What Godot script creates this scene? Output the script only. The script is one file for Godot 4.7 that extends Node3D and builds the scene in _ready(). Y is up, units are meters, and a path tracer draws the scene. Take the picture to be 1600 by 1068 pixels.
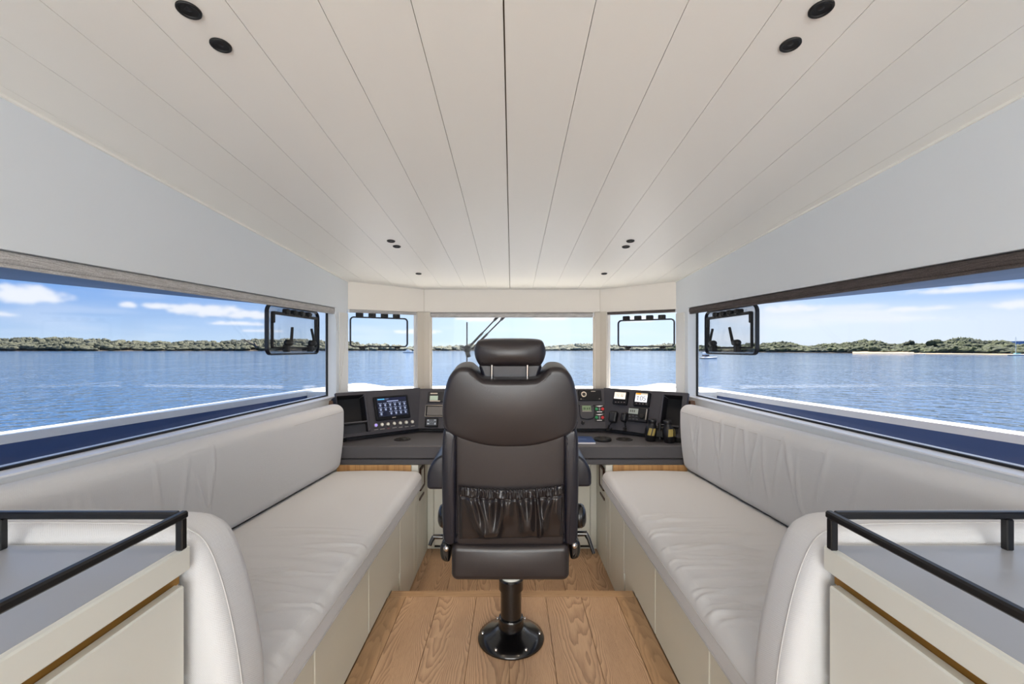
extends Node3D
# Wheelhouse of a motor yacht. y is up, the raised helm platform is y = 0, the bow is towards -z; "d" below is the distance forward, -z.

const F := 700.0
const EYE := 1.2
var sg := 0
var uvs := Vector2(1, 1)
var uvo := Vector2.ZERO
var M := {}
var used := {}
var rng := RandomNumberGenerator.new()
var nz := FastNoiseLite.new()

func _ready():
	rng.seed = 11
	nz.seed = 5
	nz.noise_type = FastNoiseLite.TYPE_SIMPLEX_SMOOTH
	# ---- camera
	var cam := Camera3D.new()
	cam.name = "camera"
	cam.projection = Camera3D.PROJECTION_FRUSTUM
	cam.near = 0.05
	cam.far = 9000.0
	cam.size = 0.05 * 1068.0 / F
	cam.frustum_offset = Vector2(0, 0.05 * 11.0 / F)
	cam.position = Vector3(0, EYE, 0)
	add_child(cam)
	cam.current = true
	# ---- sky, sun, exposure
	var we := WorldEnvironment.new()
	we.name = "environment"
	var e := Environment.new()
	e.background_mode = Environment.BG_SKY
	var sky := Sky.new()
	var pm := PanoramaSkyMaterial.new()
	pm.panorama = sky_panorama()
	sky.sky_material = pm
	e.sky = sky
	e.background_energy_multiplier = 1.22
	e.tonemap_mode = Environment.TONE_MAPPER_LINEAR
	e.tonemap_exposure = 1.7
	e.sdfgi_enabled = true
	e.ssao_enabled = true
	e.ssil_enabled = true
	we.environment = e
	add_child(we)
	var sun := DirectionalLight3D.new()
	sun.name = "sun"
	sun.light_color = Color(1.0, 0.96, 0.9)
	sun.light_energy = 3.0
	sun.light_angular_distance = 1.5
	sun.shadow_enabled = true
	sun.rotation = Vector3(deg_to_rad(-56), deg_to_rad(180 - 20), 0)
	add_child(sun)
	# ---- lamps out of view behind the helm (the rest of the lamps are built with their fittings)
	unseen_lamp_at = [Vector3(-0.7, 0, 2.0), Vector3(0.7, 0, 2.0), Vector3(-0.7, 0, 2.8), Vector3(0.7, 0, 2.8)]
	materials()
	# ---- structure, then objects
	outside()
	shell()
	ceiling_and_lamps()
	floors()
	windows()
	console()
	instruments()
	benches()
	sideboards()
	helm_chair()
	counter_things()

var unseen_lamp_at := []
var UNSEEN_LAMP_E := 0.5
var SPOT_E := 0.12
var FILL_DOOR_E := 3.6

# ---------------------------------------------------------------- helpers
func at(px: float, py: float, d: float) -> Vector3:
	return Vector3((px - 800.0) / F * d, EYE + (545.0 - py) / F * d, -d)

func on_plane(t: Transform3D, px: float, py: float) -> Vector2:     # where the sight line through a measured point meets the plane z = 0 of t, in its own axes
	var r := Vector3((px - 800.0) / F, (545.0 - py) / F, -1)
	var n := t.basis.z.normalized()
	var k: float = n.dot(t.origin - Vector3(0, EYE, 0)) / n.dot(r)
	var q: Vector3 = t.affine_inverse() * (Vector3(0, EYE, 0) + r * k)
	return Vector2(q.x, q.y)

func S() -> SurfaceTool:
	var st := SurfaceTool.new()
	st.begin(Mesh.PRIMITIVE_TRIANGLES)
	st.set_smooth_group(-1)
	uvs = Vector2(1, 1)
	uvo = Vector2.ZERO
	return st

func v(st: SurfaceTool, p: Vector3):
	st.set_uv(Vector2(p.x * uvs.x + uvo.x, p.z * uvs.y + uvo.y))
	st.add_vertex(p)

func tri(st: SurfaceTool, a: Vector3, b: Vector3, c: Vector3, out: Vector3):
	if (c - a).cross(b - a).dot(out) < 0:
		var q := b
		b = c
		c = q
	v(st, a); v(st, b); v(st, c)

func quad(st, a, b, c, d, out):
	tri(st, a, b, c, out)
	tri(st, a, c, d, out)

func hexa(st, p: Array):     # p: four corners round the bottom, four round the top
	var c := Vector3.ZERO
	for q in p: c += q / 8.0
	for f in [[0, 1, 2, 3], [4, 5, 6, 7], [0, 1, 5, 4], [1, 2, 6, 5], [2, 3, 7, 6], [3, 0, 4, 7]]:
		var m: Vector3 = (p[f[0]] + p[f[1]] + p[f[2]] + p[f[3]]) / 4.0
		quad(st, p[f[0]], p[f[1]], p[f[2]], p[f[3]], m - c)

func box(st, t: Transform3D, s: Vector3, bev := 0.003):    # chamfered box centred on t
	var h := s / 2.0
	bev = minf(bev, minf(h.x, minf(h.y, h.z)) * 0.9)
	var P := func(sx, sy, sz, ax):
		var q := Vector3(sx * (h.x - bev), sy * (h.y - bev), sz * (h.z - bev))
		q[ax] = [sx, sy, sz][ax] * h[ax]
		return t * q
	var O := t.origin
	for ax in 3:
		for sgn in [-1, 1]:
			var c := []
			for k in [[-1, -1], [1, -1], [1, 1], [-1, 1]]:
				var s3 := [0, 0, 0]
				s3[ax] = sgn; s3[(ax + 1) % 3] = k[0]; s3[(ax + 2) % 3] = k[1]
				c.append(P.call(s3[0], s3[1], s3[2], ax))
			quad(st, c[0], c[1], c[2], c[3], (c[0] + c[2]) / 2.0 - O)
	for ax in 3:
		var bx := (ax + 1) % 3
		var cx := (ax + 2) % 3
		for i in [-1, 1]:
			for j in [-1, 1]:
				var c := []
				for k in [[-1, bx], [1, bx], [1, cx], [-1, cx]]:
					var s3 := [0, 0, 0]
					s3[ax] = k[0]; s3[bx] = i; s3[cx] = j
					c.append(P.call(s3[0], s3[1], s3[2], k[1]))
				quad(st, c[0], c[1], c[2], c[3], (c[0] + c[2]) / 2.0 - O)
	for i in [-1, 1]:
		for j in [-1, 1]:
			for k in [-1, 1]:
				var a: Vector3 = P.call(i, j, k, 0)
				tri(st, a, P.call(i, j, k, 1), P.call(i, j, k, 2), a - O)

func bx(st, x0, y0, z0, x1, y1, z1, bev := 0.003):
	box(st, Transform3D(Basis(), Vector3((x0 + x1) / 2.0, (y0 + y1) / 2.0, (z0 + z1) / 2.0)), Vector3(absf(x1 - x0), absf(y1 - y0), absf(z1 - z0)), bev)

func fbox(st, t: Transform3D, x0, y0, x1, y1, z0, z1, bev := 0.002):      # a box in the axes of a panel
	box(st, Transform3D(t.basis, t * Vector3((x0 + x1) / 2.0, (y0 + y1) / 2.0, (z0 + z1) / 2.0)), Vector3(absf(x1 - x0), absf(y1 - y0), absf(z1 - z0)), bev)

func grid(st: SurfaceTool, nu: int, nv: int, f: Callable, us := 1.0, vs := 1.0):
	sg += 1
	st.set_smooth_group(sg)
	var rows := []
	for j in nv + 1:
		var r := PackedVector3Array()
		for i in nu + 1: r.append(f.call(float(i) / nu, float(j) / nv))
		rows.append(r)
	for j in nv:
		for i in nu:
			for k in [[0, 0], [0, 1], [1, 1], [0, 0], [1, 1], [1, 0]]:
				st.set_uv(Vector2((i + k[0]) * us / nu, (j + k[1]) * vs / nv))
				st.add_vertex(rows[j + k[1]][i + k[0]])
	st.set_smooth_group(-1)

func rings(st: SurfaceTool, rs: Array, smooth := true):        # skin over a list of closed rings with equal counts
	if smooth:
		sg += 1
		st.set_smooth_group(sg)
	var n: int = rs[0].size()
	for k in rs.size() - 1:
		var a: PackedVector3Array = rs[k]
		var b: PackedVector3Array = rs[k + 1]
		for j in n:
			var jn := (j + 1) % n
			if not a[j].is_equal_approx(a[jn]):
				v(st, a[j]); v(st, a[jn]); v(st, b[jn])
			if not b[j].is_equal_approx(b[jn]):
				v(st, a[j]); v(st, b[jn]); v(st, b[j])
	st.set_smooth_group(-1)

func area2(o: PackedVector2Array) -> float:
	var a := 0.0
	for i in o.size(): a += o[i].cross(o[(i + 1) % o.size()])
	return a

func inset(o: PackedVector2Array, r: float) -> PackedVector2Array:     # o runs counterclockwise
	var q := PackedVector2Array()
	var n := o.size()
	for i in n:
		var t := (o[(i + 1) % n] - o[(i - 1 + n) % n]).normalized()
		q.append(o[i] + Vector2(-t.y, t.x) * r)
	return q

func pad(st, t: Transform3D, o: PackedVector2Array, zb: float, zf: float, rf := 0.01, rb := 0.005, bulge := 0.0, steps := 4):
	# an outline in t's x and y, given depth from zb to zf, rounded edges and a bulging front
	if area2(o) < 0: o.reverse()
	if bulge != 0.0: o = even(o)
	var c := Vector2.ZERO
	for q in o: c += q / o.size()
	var ext := Vector2(1e-6, 1e-6)
	for q in o: ext = ext.max((q - c).abs())
	var rs := []
	var put := func(pts: PackedVector2Array, z: float, share: float):
		var r := PackedVector3Array()
		for q in pts:
			var e := (q - c) / ext
			r.append(t * Vector3(q.x, q.y, z + share * bulge * maxf(0.0, 1.0 - e.x * e.x) * maxf(0.0, 1.0 - e.y * e.y)))
		rs.append(r)
	var top := inset(o, rf)
	var caps := range(13).map(func(i): return i / 12.0) if bulge != 0.0 else [0.0, 1.0]
	for s in caps:
		var pts := PackedVector2Array()
		for q in top: pts.append(c + (q - c) * s)
		put.call(pts, zf, 1.0)
	for k in range(1, steps + 1):
		var a := PI / 2.0 * k / steps
		put.call(inset(o, rf * (1.0 - sin(a))), zf - rf * (1.0 - cos(a)), cos(a))
	for k in range(0, steps + 1):
		var a := PI / 2.0 * k / steps
		put.call(inset(o, rb * (1.0 - cos(a))), zb + rb * (1.0 - sin(a)), 0.0)
	put.call(PackedVector2Array(range(o.size()).map(func(_i): return c)), zb, 0.0)
	if bulge == 0.0:
		# flat front: its own smoothing, so that it stays flat
		rings(st, [rs[0], rs[1]])
		rs.remove_at(0)
	rings(st, rs)

func even(o: PackedVector2Array) -> PackedVector2Array:     # long straight runs cut into short ones
	var whole := 0.0
	for i in o.size(): whole += o[i].distance_to(o[(i + 1) % o.size()])
	var q := PackedVector2Array()
	for i in o.size():
		var a := o[i]
		var b := o[(i + 1) % o.size()]
		var n := maxi(1, int(ceil(a.distance_to(b) / (whole / 110.0))))
		for k in n: q.append(a.lerp(b, float(k) / n))
	return q

func rrect(x0: float, y0: float, x1: float, y1: float, r: float, n := 6) -> PackedVector2Array:
	var o := PackedVector2Array()
	for k in [[x1 - r, y0 + r, -90], [x1 - r, y1 - r, 0], [x0 + r, y1 - r, 90], [x0 + r, y0 + r, 180]]:
		for i in n + 1:
			var a := deg_to_rad(k[2] + 90.0 * i / n)
			o.append(Vector2(k[0] + r * cos(a), k[1] + r * sin(a)))
	return o

func smooth_outline(p: Array, per := 4) -> PackedVector2Array:
	var o := PackedVector2Array()
	var n := p.size()
	for i in n:
		for k in per: o.append(p[i].cubic_interpolate(p[(i + 1) % n], p[(i - 1 + n) % n], p[(i + 2) % n], float(k) / per))
	return o

func frame_ring(st, t: Transform3D, o: PackedVector2Array, w: float, zb: float, zf: float, bev := 0.003):   # a frame of width w inside outline o
	if area2(o) < 0: o.reverse()
	var rs := []
	for k in [[0.0, zb], [0.0, zf - bev], [bev, zf], [w - bev, zf], [w, zf - bev], [w, zb], [0.0, zb]]:
		var r := PackedVector3Array()
		for q in inset(o, k[0]): r.append(t * Vector3(q.x, q.y, k[1]))
		rs.append(r)
	rings(st, rs, false)

func tube(st, pts: Array, r: float, n := 10, r1 := -1.0):
	var rs := []
	var up := Vector3(0.31, 0.87, 0.38).normalized()
	for i in pts.size():
		var dir: Vector3 = (pts[mini(i + 1, pts.size() - 1)] - pts[maxi(i - 1, 0)]).normalized()
		var a := dir.cross(up).normalized()
		var b := dir.cross(a).normalized()
		var rr := r if r1 < 0 else lerpf(r, r1, float(i) / (pts.size() - 1))
		var ring := PackedVector3Array()
		var tip := PackedVector3Array()
		for k in n:
			var g := TAU * k / n
			ring.append(pts[i] + (a * cos(g) + b * sin(g)) * rr)
			tip.append(pts[i])
		if i == 0: rs.append(tip)
		if i == 0: rings(st, [tip, ring], false)
		rs.append(ring)
		if i == pts.size() - 1: rings(st, [ring, tip], false)
	rs.remove_at(0)
	rings(st, rs)

func bar(st, a: Vector3, b: Vector3, w: float, h: float, bev := 0.002):     # a square bar from a to b
	var z := (b - a).normalized()
	var x := z.cross(Vector3.UP).normalized() if absf(z.y) < 0.95 else Vector3.RIGHT
	var y := x.cross(z).normalized()
	box(st, Transform3D(Basis(x, y, z), (a + b) / 2.0), Vector3(w, h, a.distance_to(b)), bev)

func lathe(st, prof: Array, t: Transform3D, n := 32, smooth := true):       # prof: Vector2(radius, height) turned about t's y
	var rs := []
	for p in prof:
		var r := PackedVector3Array()
		for k in n:
			var a := TAU * k / n
			r.append(t * Vector3(p.x * cos(a), p.y, p.x * sin(a)))
		rs.append(r)
	if smooth: rings(st, rs)
	else:
		for k in rs.size() - 1: rings(st, [rs[k], rs[k + 1]])

func disc(st, t: Transform3D, x: float, y: float, r: float, z0: float, z1: float, bev := 0.001, n := 24):   # a round button on a panel, axis along t's z
	var tt := Transform3D(Basis(t.basis.x, t.basis.z, -t.basis.y), t * Vector3(x, y, 0))
	lathe(st, [Vector2(0, z0), Vector2(r, z0), Vector2(r, z1 - bev), Vector2(r - bev, z1), Vector2(0, z1)], tt, n, false)

func screen(st: SurfaceTool, t: Transform3D, x0, y0, x1, y1, z):       # a flat face with its own uvs
	var p := [Vector3(x0, y1, z), Vector3(x1, y1, z), Vector3(x1, y0, z), Vector3(x0, y0, z)]
	var u := [Vector2(0, 0), Vector2(1, 0), Vector2(1, 1), Vector2(0, 1)]
	for k in [0, 1, 2, 0, 2, 3]:
		st.set_uv(u[k])
		st.add_vertex(t * p[k])

func numbered(n: String) -> String:
	used[n] = used.get(n, -1) + 1
	return n if used[n] == 0 else "%s_%03d" % [n, used[n]]

func obj(called: String, st: SurfaceTool, m: Material, parent: Node3D = null, label := "") -> MeshInstance3D:
	st.generate_normals()
	var am := st.commit()
	var arr := am.surface_get_arrays(0)
	var vs: PackedVector3Array = arr[Mesh.ARRAY_VERTEX]
	var b := am.get_aabb()
	var o := Vector3(b.get_center().x, b.position.y, b.get_center().z)
	for i in vs.size(): vs[i] -= o
	arr[Mesh.ARRAY_VERTEX] = vs
	var mesh := ArrayMesh.new()
	mesh.add_surface_from_arrays(Mesh.PRIMITIVE_TRIANGLES, arr)
	var mi := MeshInstance3D.new()
	mi.mesh = mesh
	mi.material_override = null
	mesh.surface_set_material(0, m)
	if parent == null:
		mi.name = numbered(called)
		mi.position = o
		add_child(mi)
	else:
		mi.name = called
		var g := Vector3.ZERO
		var p: Node = parent
		while p != self:
			g += p.position
			p = p.get_parent()
		mi.position = o - g
		parent.add_child(mi, true)
	if label: mi.set_meta("label", label)
	return mi

func thing(called: String, label: String, category: String, where: Vector3, group := "") -> Node3D:
	var o := Node3D.new()
	o.name = numbered(called)
	o.position = where
	add_child(o)
	return tag(o, label, category, group)

func tag(o, label: String, category: String, group := ""):
	o.set_meta("label", label)
	o.set_meta("category", category)
	if group: o.set_meta("group", group)
	return o

func struct(called: String, st: SurfaceTool, m: Material, label := "") -> MeshInstance3D:
	var o := obj(called, st, m)
	o.set_meta("kind", "structure")
	if label: o.set_meta("label", label)
	return o

# ---------------------------------------------------------------- materials
func mat(c: Color, rough := 0.6, metal := 0.0, spec := 0.5) -> StandardMaterial3D:
	var m := StandardMaterial3D.new()
	m.albedo_color = c
	m.roughness = rough
	m.metallic = metal
	m.metallic_specular = spec
	return m

func glow(c: Color, energy: float) -> StandardMaterial3D:
	var m := mat(c, 0.3)
	m.emission_enabled = true
	m.emission = c
	m.emission_energy_multiplier = energy
	return m

func tex(im: Image) -> ImageTexture:
	return ImageTexture.create_from_image(im)

func noise_tex(freq: float, size: int, oct := 4, normal := false, bump := 4.0, type := FastNoiseLite.TYPE_SIMPLEX_SMOOTH, sd := 1) -> NoiseTexture2D:
	var n := FastNoiseLite.new()
	n.seed = sd
	n.noise_type = type
	n.frequency = freq
	n.fractal_octaves = oct
	var t := NoiseTexture2D.new()
	t.noise = n
	t.width = size
	t.height = size
	t.seamless = true
	t.seamless_blend_skirt = 0.3
	t.as_normal_map = normal
	t.bump_strength = bump
	return t

func wood_image(sd: int, dark: Color, light: Color, w := 256, h := 1024, cathedral := 1.0) -> Image:
	var im := Image.create(w, h, false, Image.FORMAT_RGB8)
	var n := FastNoiseLite.new()
	n.seed = sd
	n.noise_type = FastNoiseLite.TYPE_SIMPLEX_SMOOTH
	n.fractal_octaves = 2
	n.frequency = 1.0
	var r := RandomNumberGenerator.new()
	r.seed = sd * 77
	var c := r.randf_range(0.3, 0.7)
	var A := r.randf_range(5.0, 9.0) * cathedral
	for y in h:
		var vv := float(y) / h
		var cc := c + 0.12 * n.get_noise_2d(3.7, vv * 2.5)
		for x in w:
			var u := float(x) / w
			var t: float = A * (u - cc) * (u - cc) * 1.6 + vv * 2.6 + 0.42 * n.get_noise_2d(u * 1.6, vv * 1.9) + 0.05 * n.get_noise_2d(u * 7.0, vv * 9.0)
			var f := fposmod(t * 4.2, 1.0)
			var ring := pow(f, 2.2) if f < 0.93 else (1.0 - f) / 0.07 * 0.8
			var pore := clampf(n.get_noise_2d(u * 70.0 + 40.0, vv * 13.0) * 1.6, 0.0, 1.0)
			var fibre := n.get_noise_2d(u * 130.0, vv * 5.0 + 9.0)
			var k := clampf(0.80 - 0.50 * ring - 0.28 * pore * (0.4 + ring) + 0.07 * fibre + 0.1 * n.get_noise_2d(u * 1.1 + 7.0, vv * 2.0), 0.0, 1.0)
			im.set_pixel(x, y, dark.lerp(light, k))
	return im

func weave_image() -> Image:
	var im := Image.create(128, 128, false, Image.FORMAT_L8)
	for y in 128:
		for x in 128:
			var a := sin(TAU * x / 8.0)
			var b := sin(TAU * y / 8.0)
			var over := ((x / 4) + (y / 4)) % 2 == 0
			var k := 0.5 + 0.3 * (absf(a) if over else absf(b)) + 0.14 * nz.get_noise_2d(x * 9.0, y * 1.2) + 0.14 * nz.get_noise_2d(x * 1.2 + 500.0, y * 9.0)
			im.set_pixel(x, y, Color(k, k, k))
	return im

func streak_image(a: Color, b: Color) -> Image:
	var im := Image.create(256, 256, false, Image.FORMAT_RGB8)
	for y in 256:
		for x in 256:
			var k := clampf(0.5 + 0.9 * nz.get_noise_2d(x * 1.5, y * 40.0) + 0.4 * nz.get_noise_2d(x * 25.0, y * 14.0), 0.0, 1.0)
			im.set_pixel(x, y, a.lerp(b, k))
	return im

func materials():
	M.ceiling = mat(Color(0.94, 0.928, 0.90), 0.42)
	M.roof = mat(Color(0.9, 0.9, 0.9), 0.5)
	M.overhang = mat(Color(0.34, 0.42, 0.55), 0.5)  # bluish shade under the roof edge put into this colour
	M.shadow_gap = mat(Color(0.58, 0.54, 0.48), 0.9)
	M.wall = mat(Color(0.86, 0.875, 0.89), 0.75)
	M.front_valance = mat(Color(0.90, 0.87, 0.83), 0.6)
	M.pillar = mat(Color(0.80, 0.76, 0.70), 0.5)
	M.post = mat(Color(0.86, 0.85, 0.83), 0.5)
	M.cream = mat(Color(0.84, 0.835, 0.785), 0.45)
	M.edge = mat(Color(0.865, 0.865, 0.83), 0.4)
	M.sill = mat(Color(0.93, 0.93, 0.94), 0.35)
	M.gasket = mat(Color(0.03, 0.03, 0.035), 0.6)
	M.top = mat(Color(0.63, 0.645, 0.67), 0.33)  # sky reflection on the sideboard tops put into this bluish grey
	M.brass = mat(Color(0.62, 0.46, 0.22), 0.35, 0.85)
	M.black_metal = mat(Color(0.055, 0.055, 0.065), 0.36)
	M.gloss_black = mat(Color(0.035, 0.033, 0.04), 0.22)
	M.gloss_black.clearcoat_enabled = true
	M.gloss_black.clearcoat = 0.6
	M.gloss_black.clearcoat_roughness = 0.15
	M.panel_black = mat(Color(0.06, 0.065, 0.085), 0.5, 0.0, 0.35)
	M.cheek = mat(Color(0.40, 0.29, 0.21), 0.5)
	M.plastic = mat(Color(0.07, 0.07, 0.085), 0.35)
	M.chrome = mat(Color(0.85, 0.83, 0.82), 0.15, 1.0)
	M.steel = mat(Color(0.75, 0.72, 0.68), 0.35, 0.9)
	M.bronze = mat(Color(0.30, 0.20, 0.14), 0.4, 0.6)
	M.white = mat(Color(0.93, 0.93, 0.93), 0.35)
	M.gel = mat(Color(0.95, 0.95, 0.95), 0.3)
	M.bulwark = mat(Color(0.27, 0.35, 0.53), 0.45)
	M.deck = mat(Color(0.75, 0.74, 0.72), 0.7)
	M.foredeck = mat(Color(0.95, 0.95, 0.94), 0.6)
	# fabric
	var weave := tex(weave_image())
	M.fabric = mat(Color(0.805, 0.808, 0.815), 0.95)
	M.fabric.uv1_triplanar = true
	M.fabric.uv1_scale = Vector3(14, 14, 14)
	M.fabric.heightmap_enabled = true
	M.fabric.heightmap_texture = weave
	M.fabric.heightmap_scale = 0.12
	M.fabric.rim_enabled = true
	M.fabric.rim = 0.35
	M.fabric.rim_tint = 0.5
	M.piping = mat(Color(0.75, 0.745, 0.74), 0.95)
	# blind fabrics
	M.blind_grey = mat(Color.WHITE, 0.9)
	M.blind_grey.albedo_texture = tex(streak_image(Color(0.58, 0.56, 0.545), Color(0.84, 0.83, 0.82)))
	M.blind_brown = mat(Color.WHITE, 0.9)
	M.blind_brown.albedo_texture = tex(streak_image(Color(0.22, 0.19, 0.18), Color(0.40, 0.36, 0.35)))
	for k in ["blind_grey", "blind_brown"]:
		M[k].uv1_triplanar = true
		M[k].uv1_scale = Vector3(3, 5, 3)
	# leather
	var grain := noise_tex(0.06, 512, 3, false, 4.0, FastNoiseLite.TYPE_CELLULAR, 3)
	M.leather = mat(Color(0.150, 0.130, 0.134), 0.34, 0.0, 0.5)
	M.leather.uv1_triplanar = true
	M.leather.uv1_scale = Vector3(9, 9, 9)
	M.leather.heightmap_enabled = true
	M.leather.heightmap_texture = grain
	M.leather.heightmap_scale = 0.014
	M.leather_dark_sheen = M.leather.duplicate()
	M.leather_dark_sheen.albedo_color = Color(0.095, 0.095, 0.13)  # bluish sheen on the chair's dark edges put into this colour
	M.leather_dark_sheen.roughness = 0.34
	M.leather_pocket = M.leather.duplicate()
	M.leather_pocket.albedo_color = Color(0.13, 0.11, 0.11)
	M.leather_pocket.roughness = 0.27
	M.leather_pocket.heightmap_scale = 0.01
	M.thread = mat(Color(0.42, 0.38, 0.36), 0.7)
	# dash
	var orange := noise_tex(0.08, 512, 2, false, 4.0, FastNoiseLite.TYPE_SIMPLEX_SMOOTH, 8)
	M.dash = mat(Color(0.215, 0.21, 0.235), 0.55)
	M.dash.uv1_triplanar = true
	M.dash.uv1_scale = Vector3(12, 12, 12)
	M.dash.heightmap_enabled = true
	M.dash.heightmap_texture = orange
	M.dash.heightmap_scale = 0.03
	M.counter = M.dash.duplicate()
	M.counter.albedo_color = Color(0.30, 0.295, 0.31)
	M.dash_dark = mat(Color(0.10, 0.10, 0.12), 0.6)
	# woods
	M.oak = []
	for i in 5:
		var m := mat(Color.WHITE, 0.5)
		m.albedo_texture = tex(wood_image(21 + i * 13, Color(0.51, 0.385, 0.285), Color(0.85, 0.705, 0.56), 256, 1024, [1.0, 0.7, 1.2, 0.45, 0.9][i]))
		m.heightmap_enabled = true
		m.heightmap_texture = m.albedo_texture
		m.heightmap_scale = 0.05
		M.oak.append(m)
	M.oak_plain = mat(Color.WHITE, 0.5)
	M.oak_plain.albedo_texture = tex(wood_image(91, Color(0.58, 0.45, 0.32), Color(0.74, 0.60, 0.45), 128, 512, 0.1))
	M.veneer = mat(Color.WHITE, 0.5)
	M.veneer.albedo_texture = tex(wood_image(63, Color(0.60, 0.42, 0.24), Color(0.84, 0.66, 0.44), 256, 256, 0.2))
	# glass
	M.tint_glass = mat(Color(0.03, 0.10, 0.28, 0.07), 0.02)
	M.tint_glass.transparency = BaseMaterial3D.TRANSPARENCY_ALPHA
	M.clear_glass = mat(Color(0.3, 0.35, 0.36, 0.01), 0.02)
	M.clear_glass.transparency = BaseMaterial3D.TRANSPARENCY_ALPHA
	M.hatch_glass = mat(Color(0.25, 0.33, 0.42, 0.10), 0.03)
	M.hatch_glass.transparency = BaseMaterial3D.TRANSPARENCY_ALPHA
	M.smoke_glass = mat(Color(0.13, 0.15, 0.19, 0.30), 0.08)
	M.smoke_glass.transparency = BaseMaterial3D.TRANSPARENCY_ALPHA
	M.tint_glass.metallic_specular = 0.27
	M.clear_glass.metallic_specular = 0.13
	M.hatch_glass.metallic_specular = 0.3
	# nature
	M.water = mat(Color(0.18, 0.29, 0.42), 0.06, 0.0, 0.5)
	M.water.uv1_triplanar = true
	M.water.uv1_world_triplanar = true
	M.water.uv1_scale = Vector3(0.028, 0.028, 0.040)
	M.water.normal_enabled = true
	M.water.normal_texture = noise_tex(0.022, 1024, 3, true, 6.0, FastNoiseLite.TYPE_SIMPLEX_SMOOTH, 4)
	M.water.normal_scale = 0.75
	M.water.heightmap_enabled = true
	M.water.heightmap_texture = noise_tex(0.02, 1024, 4, false, 4.0, FastNoiseLite.TYPE_PERLIN, 14)
	M.water.heightmap_scale = 5.0
	M.foliage = mat(Color.WHITE, 0.9)
	M.foliage.vertex_color_use_as_albedo = true
	M.bark = mat(Color(0.33, 0.29, 0.25), 0.9)
	M.sand = mat(Color(0.66, 0.58, 0.47), 0.95)
	M.shore = mat(Color(0.27, 0.235, 0.19), 0.95)

func sky_panorama() -> ImageTexture:
	var W := 2048
	var H := 1024
	var small := Image.create(256, 128, false, Image.FORMAT_RGBAF)
	var n := FastNoiseLite.new()
	n.seed = 31
	n.frequency = 1.0
	n.noise_type = FastNoiseLite.TYPE_SIMPLEX_SMOOTH
	n.fractal_octaves = 5
	for y in 128:
		for x in 256: small.set_pixel(x, y, sky_color((x + 0.5) / 256.0, (y + 0.5) / 128.0, n, false))
	small.resize(W, H, Image.INTERPOLATE_BILINEAR)
	for y in range(int(H * 0.40), int(H * 0.51)):
		for k in range(int(W * -0.18), int(W * 0.18)):
			var x := posmod(k, W)
			small.set_pixel(x, y, sky_color((x + 0.5) / W, (y + 0.5) / H, n, true))
	return tex(small)

func sky_color(u: float, w: float, n: FastNoiseLite, fine: bool) -> Color:
	var az := wrapf(u * 360.0, -180.0, 180.0)                       # 0 is the bow, positive to starboard
	var el := maxf(0.0, (0.5 - w) * 180.0)
	var low := Vector3(0.325, 0.42, 0.525)
	var mid := Vector3(0.085, 0.21, 0.48)
	var high := Vector3(0.14, 0.26, 0.50)
	var c := low.lerp(mid, pow(clampf(el / 6.5, 0.0, 1.0), 0.9))
	c = c.lerp(high, clampf((el - 8.0) / 50.0, 0.0, 1.0))
	# brighter, paler sky round the sun, which stands high ahead
	var sd := Vector3(sin(deg_to_rad(20)) * cos(deg_to_rad(56)), sin(deg_to_rad(56)), -cos(deg_to_rad(20)) * cos(deg_to_rad(56)))
	var dir := Vector3(sin(deg_to_rad(az)) * cos(deg_to_rad(el)), sin(deg_to_rad(el)), -cos(deg_to_rad(az)) * cos(deg_to_rad(el)))
	var s := maxf(0.0, sd.dot(dir))
	c = c.lerp(Vector3(0.95, 0.97, 1.0), 0.78 * pow(s, 6.0))
	c = c.lerp(Vector3(0.345, 0.43, 0.53), 0.8 * exp(-pow((az - 6.0) / 30.0, 2.0)) * exp(-el / 70.0))
	c = c.lerp(Vector3(0.42, 0.465, 0.53), 0.75 * smoothstep(18.0, 34.0, az) * smoothstep(95.0, 60.0, az) * smoothstep(5.4, 2.6, el))
	c += Vector3(0.78, 0.82, 0.82) * pow(s, 4.5)
	# clouds: long thin banks, thicker to starboard, a few rounded ones to port
	var k := 0.0
	var st := n.get_noise_2d(az * 0.045 + 3.0, el * 0.36) + 0.25
	var cover := lerpf(0.28, 1.0, smoothstep(10.0, 45.0, az))
	k = smoothstep(0.22, 0.72, st) * cover * (0.7 if el < 40 else 0.35)
	if fine:
		for b in [[-47.6, 4.6, 3.2, 1.0], [-50.5, 4.7, 3.2, 0.95], [-34.0, 3.95, 4.0, 0.85], [-30.5, 3.75, 3.2, 0.6], [-38.2, 4.3, 1.8, 0.42], [-40.6, 4.25, 0.9, 0.3], [-31.5, 2.75, 3.2, 0.26], [-29.0, 2.0, 2.4, 0.2], [-49.0, 2.9, 1.6, 0.25], [-12.0, 2.1, 3.5, 0.35], [-4.0, 3.8, 4.0, 0.4], [5.0, 3.9, 3.0, 0.3], [16.0, 3.6, 2.5, 0.5], [32.0, 4.3, 3.4, 0.5], [46.5, 5.3, 5.5, 0.42], [50.0, 3.7, 3.5, 0.55], [42.0, 3.75, 3.0, 0.3]]:
			var dx: float = (az - b[0]) / b[2]
			var dy: float = (el - b[1]) / b[3]
			var r := dx * dx + (dy * dy if dy > 0.0 else dy * dy * 2.5)
			var edge := 0.75 * n.get_noise_2d(az * 0.55, el * 1.3)
			k = maxf(k, smoothstep(1.15, 0.25, r + edge))
	c = c.lerp(Vector3(0.52, 0.54, 0.58), clampf(k, 0.0, 0.92))
	return Color(c.x, c.y, c.z, 1.0)

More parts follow.
